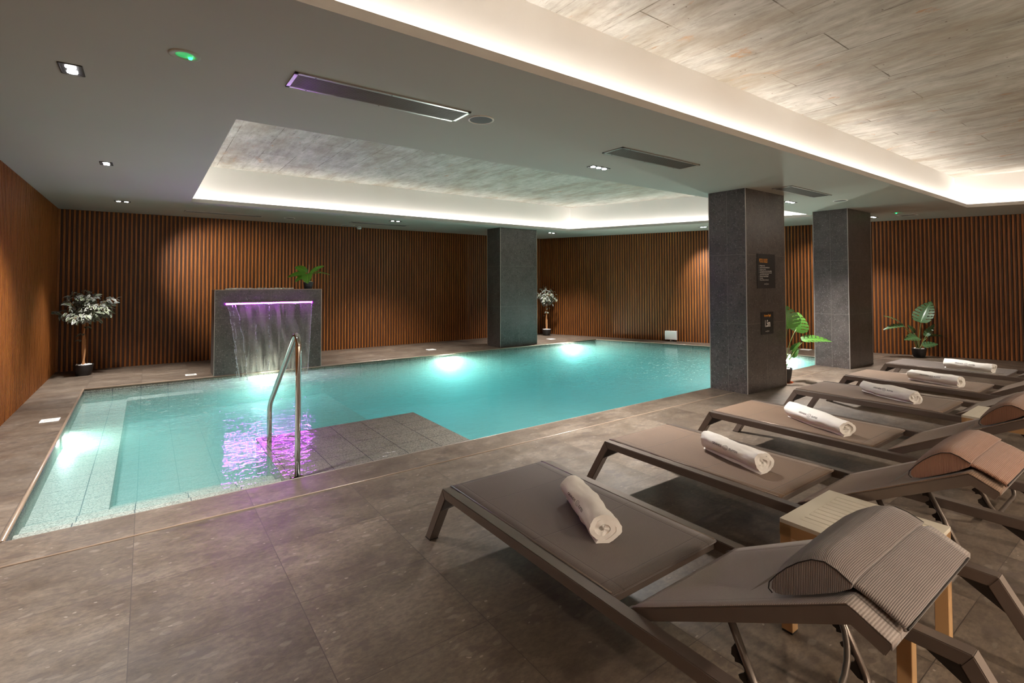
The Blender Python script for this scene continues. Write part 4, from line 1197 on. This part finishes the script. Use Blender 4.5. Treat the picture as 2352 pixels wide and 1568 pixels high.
# ------------------------------------------------------------------ towels
def mat_towel():
    k = NT('white_terry_cloth'); p = k.local()
    nz = k.noise(p, 320, 3, .7); n2 = k.noise(p, 20, 3)
    col = k.mix(n2, (.82, .78, .72), (.90, .87, .82))
    return k.done(k.bsdf(col, .95, 0, k.bump(k.math('ADD', nz, k.math('MULTIPLY', n2, .8)), .35, .003), .1, Sheen_Weight=.4))
M['towel'] = mat_towel(); M['thread'] = simple('dark_thread', (.06, .045, .04), .8)
def make_towel(seed, L=.43, R=.080):
    root = empty('rolled_towel', (0, 0, 0)); rr = random.Random(seed)
    sq = .84
    turns = 3.1; NS = 130; NY = 30; th = .0225
    def spiral(a):     # a from 0 (inner) to 1 (outer) -> radius, angle
        r = .006+(R-.006)*a**.9; an = -a*turns*2*pi + 4.91; return r, an
    def surf(a, v, off=0.0):
        r, an = spiral(a); r += off
        y = -L/2+L*v
        bulge = .98+.06*sin(pi*v*1.6+seed)+.19*noise.noise(Vector((cos(an)*1.0+seed, sin(an)*1.0, v*2.8+a*.8)))+.085*noise.noise(Vector((cos(an)*2.6+seed, sin(an)*2.6, v*7)))+.06*noise.noise(Vector((an*.7, seed*3, v*1.5)))*(1-a)+.05*noise.noise(Vector((cos(an)*5+seed, sin(an)*5, v*5)))*abs(2*v-1)**2
        x = r*cos(an)*bulge; z = r*sin(an)*bulge*sq
        # telescoping of the inner turns and a slack edge at the ends
        y += (.012*(1-a)*(-1 if v < .5 else 1))*-1*abs(2*v-1)**6 + .020*noise.noise(Vector((an*.8, seed, v*2)))*abs(2*v-1)**4
        x += .010*sin(v*2.6+seed)
        zc = R*sq*.93; z = z+zc
        if z < .004: z = .004+z*.02
        return Vector((x, y, z))
    bm = BM(); O = []; I = []
    for j in range(NY+1):
        v = j/NY
        O.append([bm.verts.new(surf(i/NS, v, 0)) for i in range(NS+1)])
        I.append([bm.verts.new(surf(i/NS, v, -th)) for i in range(NS+1)])
    for j in range(NY):
        for i in range(NS):
            f = bm.faces.new((O[j][i], O[j][i+1], O[j+1][i+1], O[j+1][i])); f.smooth = True
            f = bm.faces.new((I[j][i+1], I[j][i], I[j+1][i], I[j+1][i+1])); f.smooth = True
    for j, rev in ((0, 0), (NY, 1)):
        for i in range(NS): bm.faces.new((O[j][i], I[j][i], I[j][i+1], O[j][i+1]))
    for i in (0, NS):
        for j in range(NY): bm.faces.new((O[j][i], O[j+1][i], I[j+1][i], I[j][i]))
    obj('terry_roll', bm, M['towel'], root, autosmooth=60)
    # embroidery wrapped on the roll (reads from foot end to head end)
    def wrap(bm_, cx, cth):
        for v in bm_.verts:
            along = (v.co.x+cx); upn = v.co.y; vv = .5-along/L
            # choose outer turn parameter by angle
            ang = cth-upn/(R*sq)   # world angle from +x; pi = facing -x
            # find a on the outer turn
            base = 4.91-turns*2*pi
            tgt = ang
            while tgt > base+2*pi: tgt -= 2*pi
            while tgt < base: tgt += 2*pi
            a = (4.91-tgt)/(turns*2*pi)
            v.co = surf(min(1, max(0, a)), min(.99, max(.01, vv)), .0012+abs(v.co.z))
        return bm_
    out = BM()
    for s_, x0 in (('GRANDS', -.112), ('SUITES', .026)):
        b2 = text_mesh(s_, .021, .0, 1.0, 'LEFT', .0003)
        bmesh.ops.subdivide_edges(b2, edges=[e for e in b2.edges if e.calc_length() > .006], cuts=1)
        for v in b2.verts: v.co.x += x0; v.co.y -= .007
        wrap(b2, 0.0, pi-.42); join_bm(out, b2, Matrix.Identity(4))
    for rad in (.0175, .0135):
        b2 = BM(); add_tube(b2, [(-.001+rad*cos(a*pi/14), rad*sin(a*pi/14), 0) for a in range(28)], .0006, 4, closed=True); wrap(b2, 0.0, pi-.42); join_bm(out, b2, Matrix.Identity(4))
    b2 = text_mesh('G', .019, .0, .8, 'CENTER', .0); 
    for v in b2.verts: v.co.y -= .0065
    wrap(b2, -.001, pi-.42); join_bm(out, b2, Matrix.Identity(4))
    obj('embroidery', out, M['thread'], root)['label'] = 'dark embroidered lettering'
    return root
tow = [  # centre x, y, rotation, length
    (1.690, 1.735, radians(-27), .45, 'white rolled towel on the lounger nearest the camera'),
    (3.000, 1.755, radians(-19), .47, 'white rolled towel on the second lounger from the camera'),
    (4.215, 1.785, radians(-26), .575, 'white rolled towel on the third lounger from the camera'),
    (5.770, 1.800, radians(-23), .53, 'white rolled towel on the fourth lounger from the camera'),
    (6.995, 1.755, radians(-18), .48, 'white rolled towel on the fifth lounger from the camera'),
    (8.355, 1.750, radians(-13), .49, 'white rolled towel on the furthest lounger')]
for i, (x, y, rz, tl_, lb) in enumerate(tow):
    o = make_towel(i*1.7+1, tl_)
    o.location = (x, y, RZ-.008); o.rotation_euler = (0, 0, rz); props(o, lb, 'towel', 'rolled hotel towels on the loungers')

# ------------------------------------------------------------------ side tables
def make_table(sx=.475, sy=.445, h=.46):
    root = empty('side_table', (0, 0, 0))
    b = .055; tt = .016
    bm = BM()
    for c, s in (((-sx/2+b/2, 0), (b, sy)), ((sx/2-b/2, 0), (b, sy)), ((0, -sy/2+b/2), (sx-2*b, b)), ((0, sy/2-b/2), (sx-2*b, b))): add_box(bm, (c[0], c[1], h-tt/2), (s[0], s[1], tt))
    obj('top_frame', bm, M['table_top'], root)
    n = 9; wv = (sx-2*b)/n
    for i in range(n):
        bm = rbox((-sx/2+b+wv*(i+.5), 0, h-tt/2-.0005), (wv-.005, sy-2*b, tt), .0015, 1); obj('top_slat', bm, M['table_top'], root)
    bm = BM(); a = .05
    for c, s in (((-sx/2+.006, 0), (.012, sy)), ((sx/2-.006, 0), (.012, sy)), ((0, -sy/2+.006), (sx-.024, .012)), ((0, sy/2-.006), (sx-.024, .012))): add_box(bm, (c[0], c[1], h-tt-a/2), (s[0], s[1], a))
    obj('apron', bm, M['table_leg'], root)['label'] = 'cream apron with shade put into its colour'
    lw = .046
    for s1_ in (-1, 1):
        for s2_ in (-1, 1):
            bm = BM(); add_box(bm, (s1_*(sx/2-lw/2), s2_*(sy/2-lw/2), (h-tt)/2+.004), (lw, lw, h-tt-.008)); bmesh.ops.bevel(bm, geom=bm.edges[:], offset=.002, segments=1, affect='EDGES')
            lg = obj('leg', bm, M['table_leg'], root)
            bm = BM(); add_box(bm, (s1_*(sx/2-lw/2), s2_*(sy/2-lw/2), .003), (lw-.004, lw-.004, .006)); obj('foot_pad', bm, M['foot'], lg)
    return root
tb = make_table(); tb.location = (2.395, .8425, 0); props(tb, 'cream slatted side table with shade toned legs between the two nearest loungers', 'side table', 'slatted side tables between loungers')
t2 = copy_tree(tb); t2.location = (5.12, .85, 0); props(t2, 'cream slatted side table between the third and fourth loungers', 'side table', 'slatted side tables between loungers')
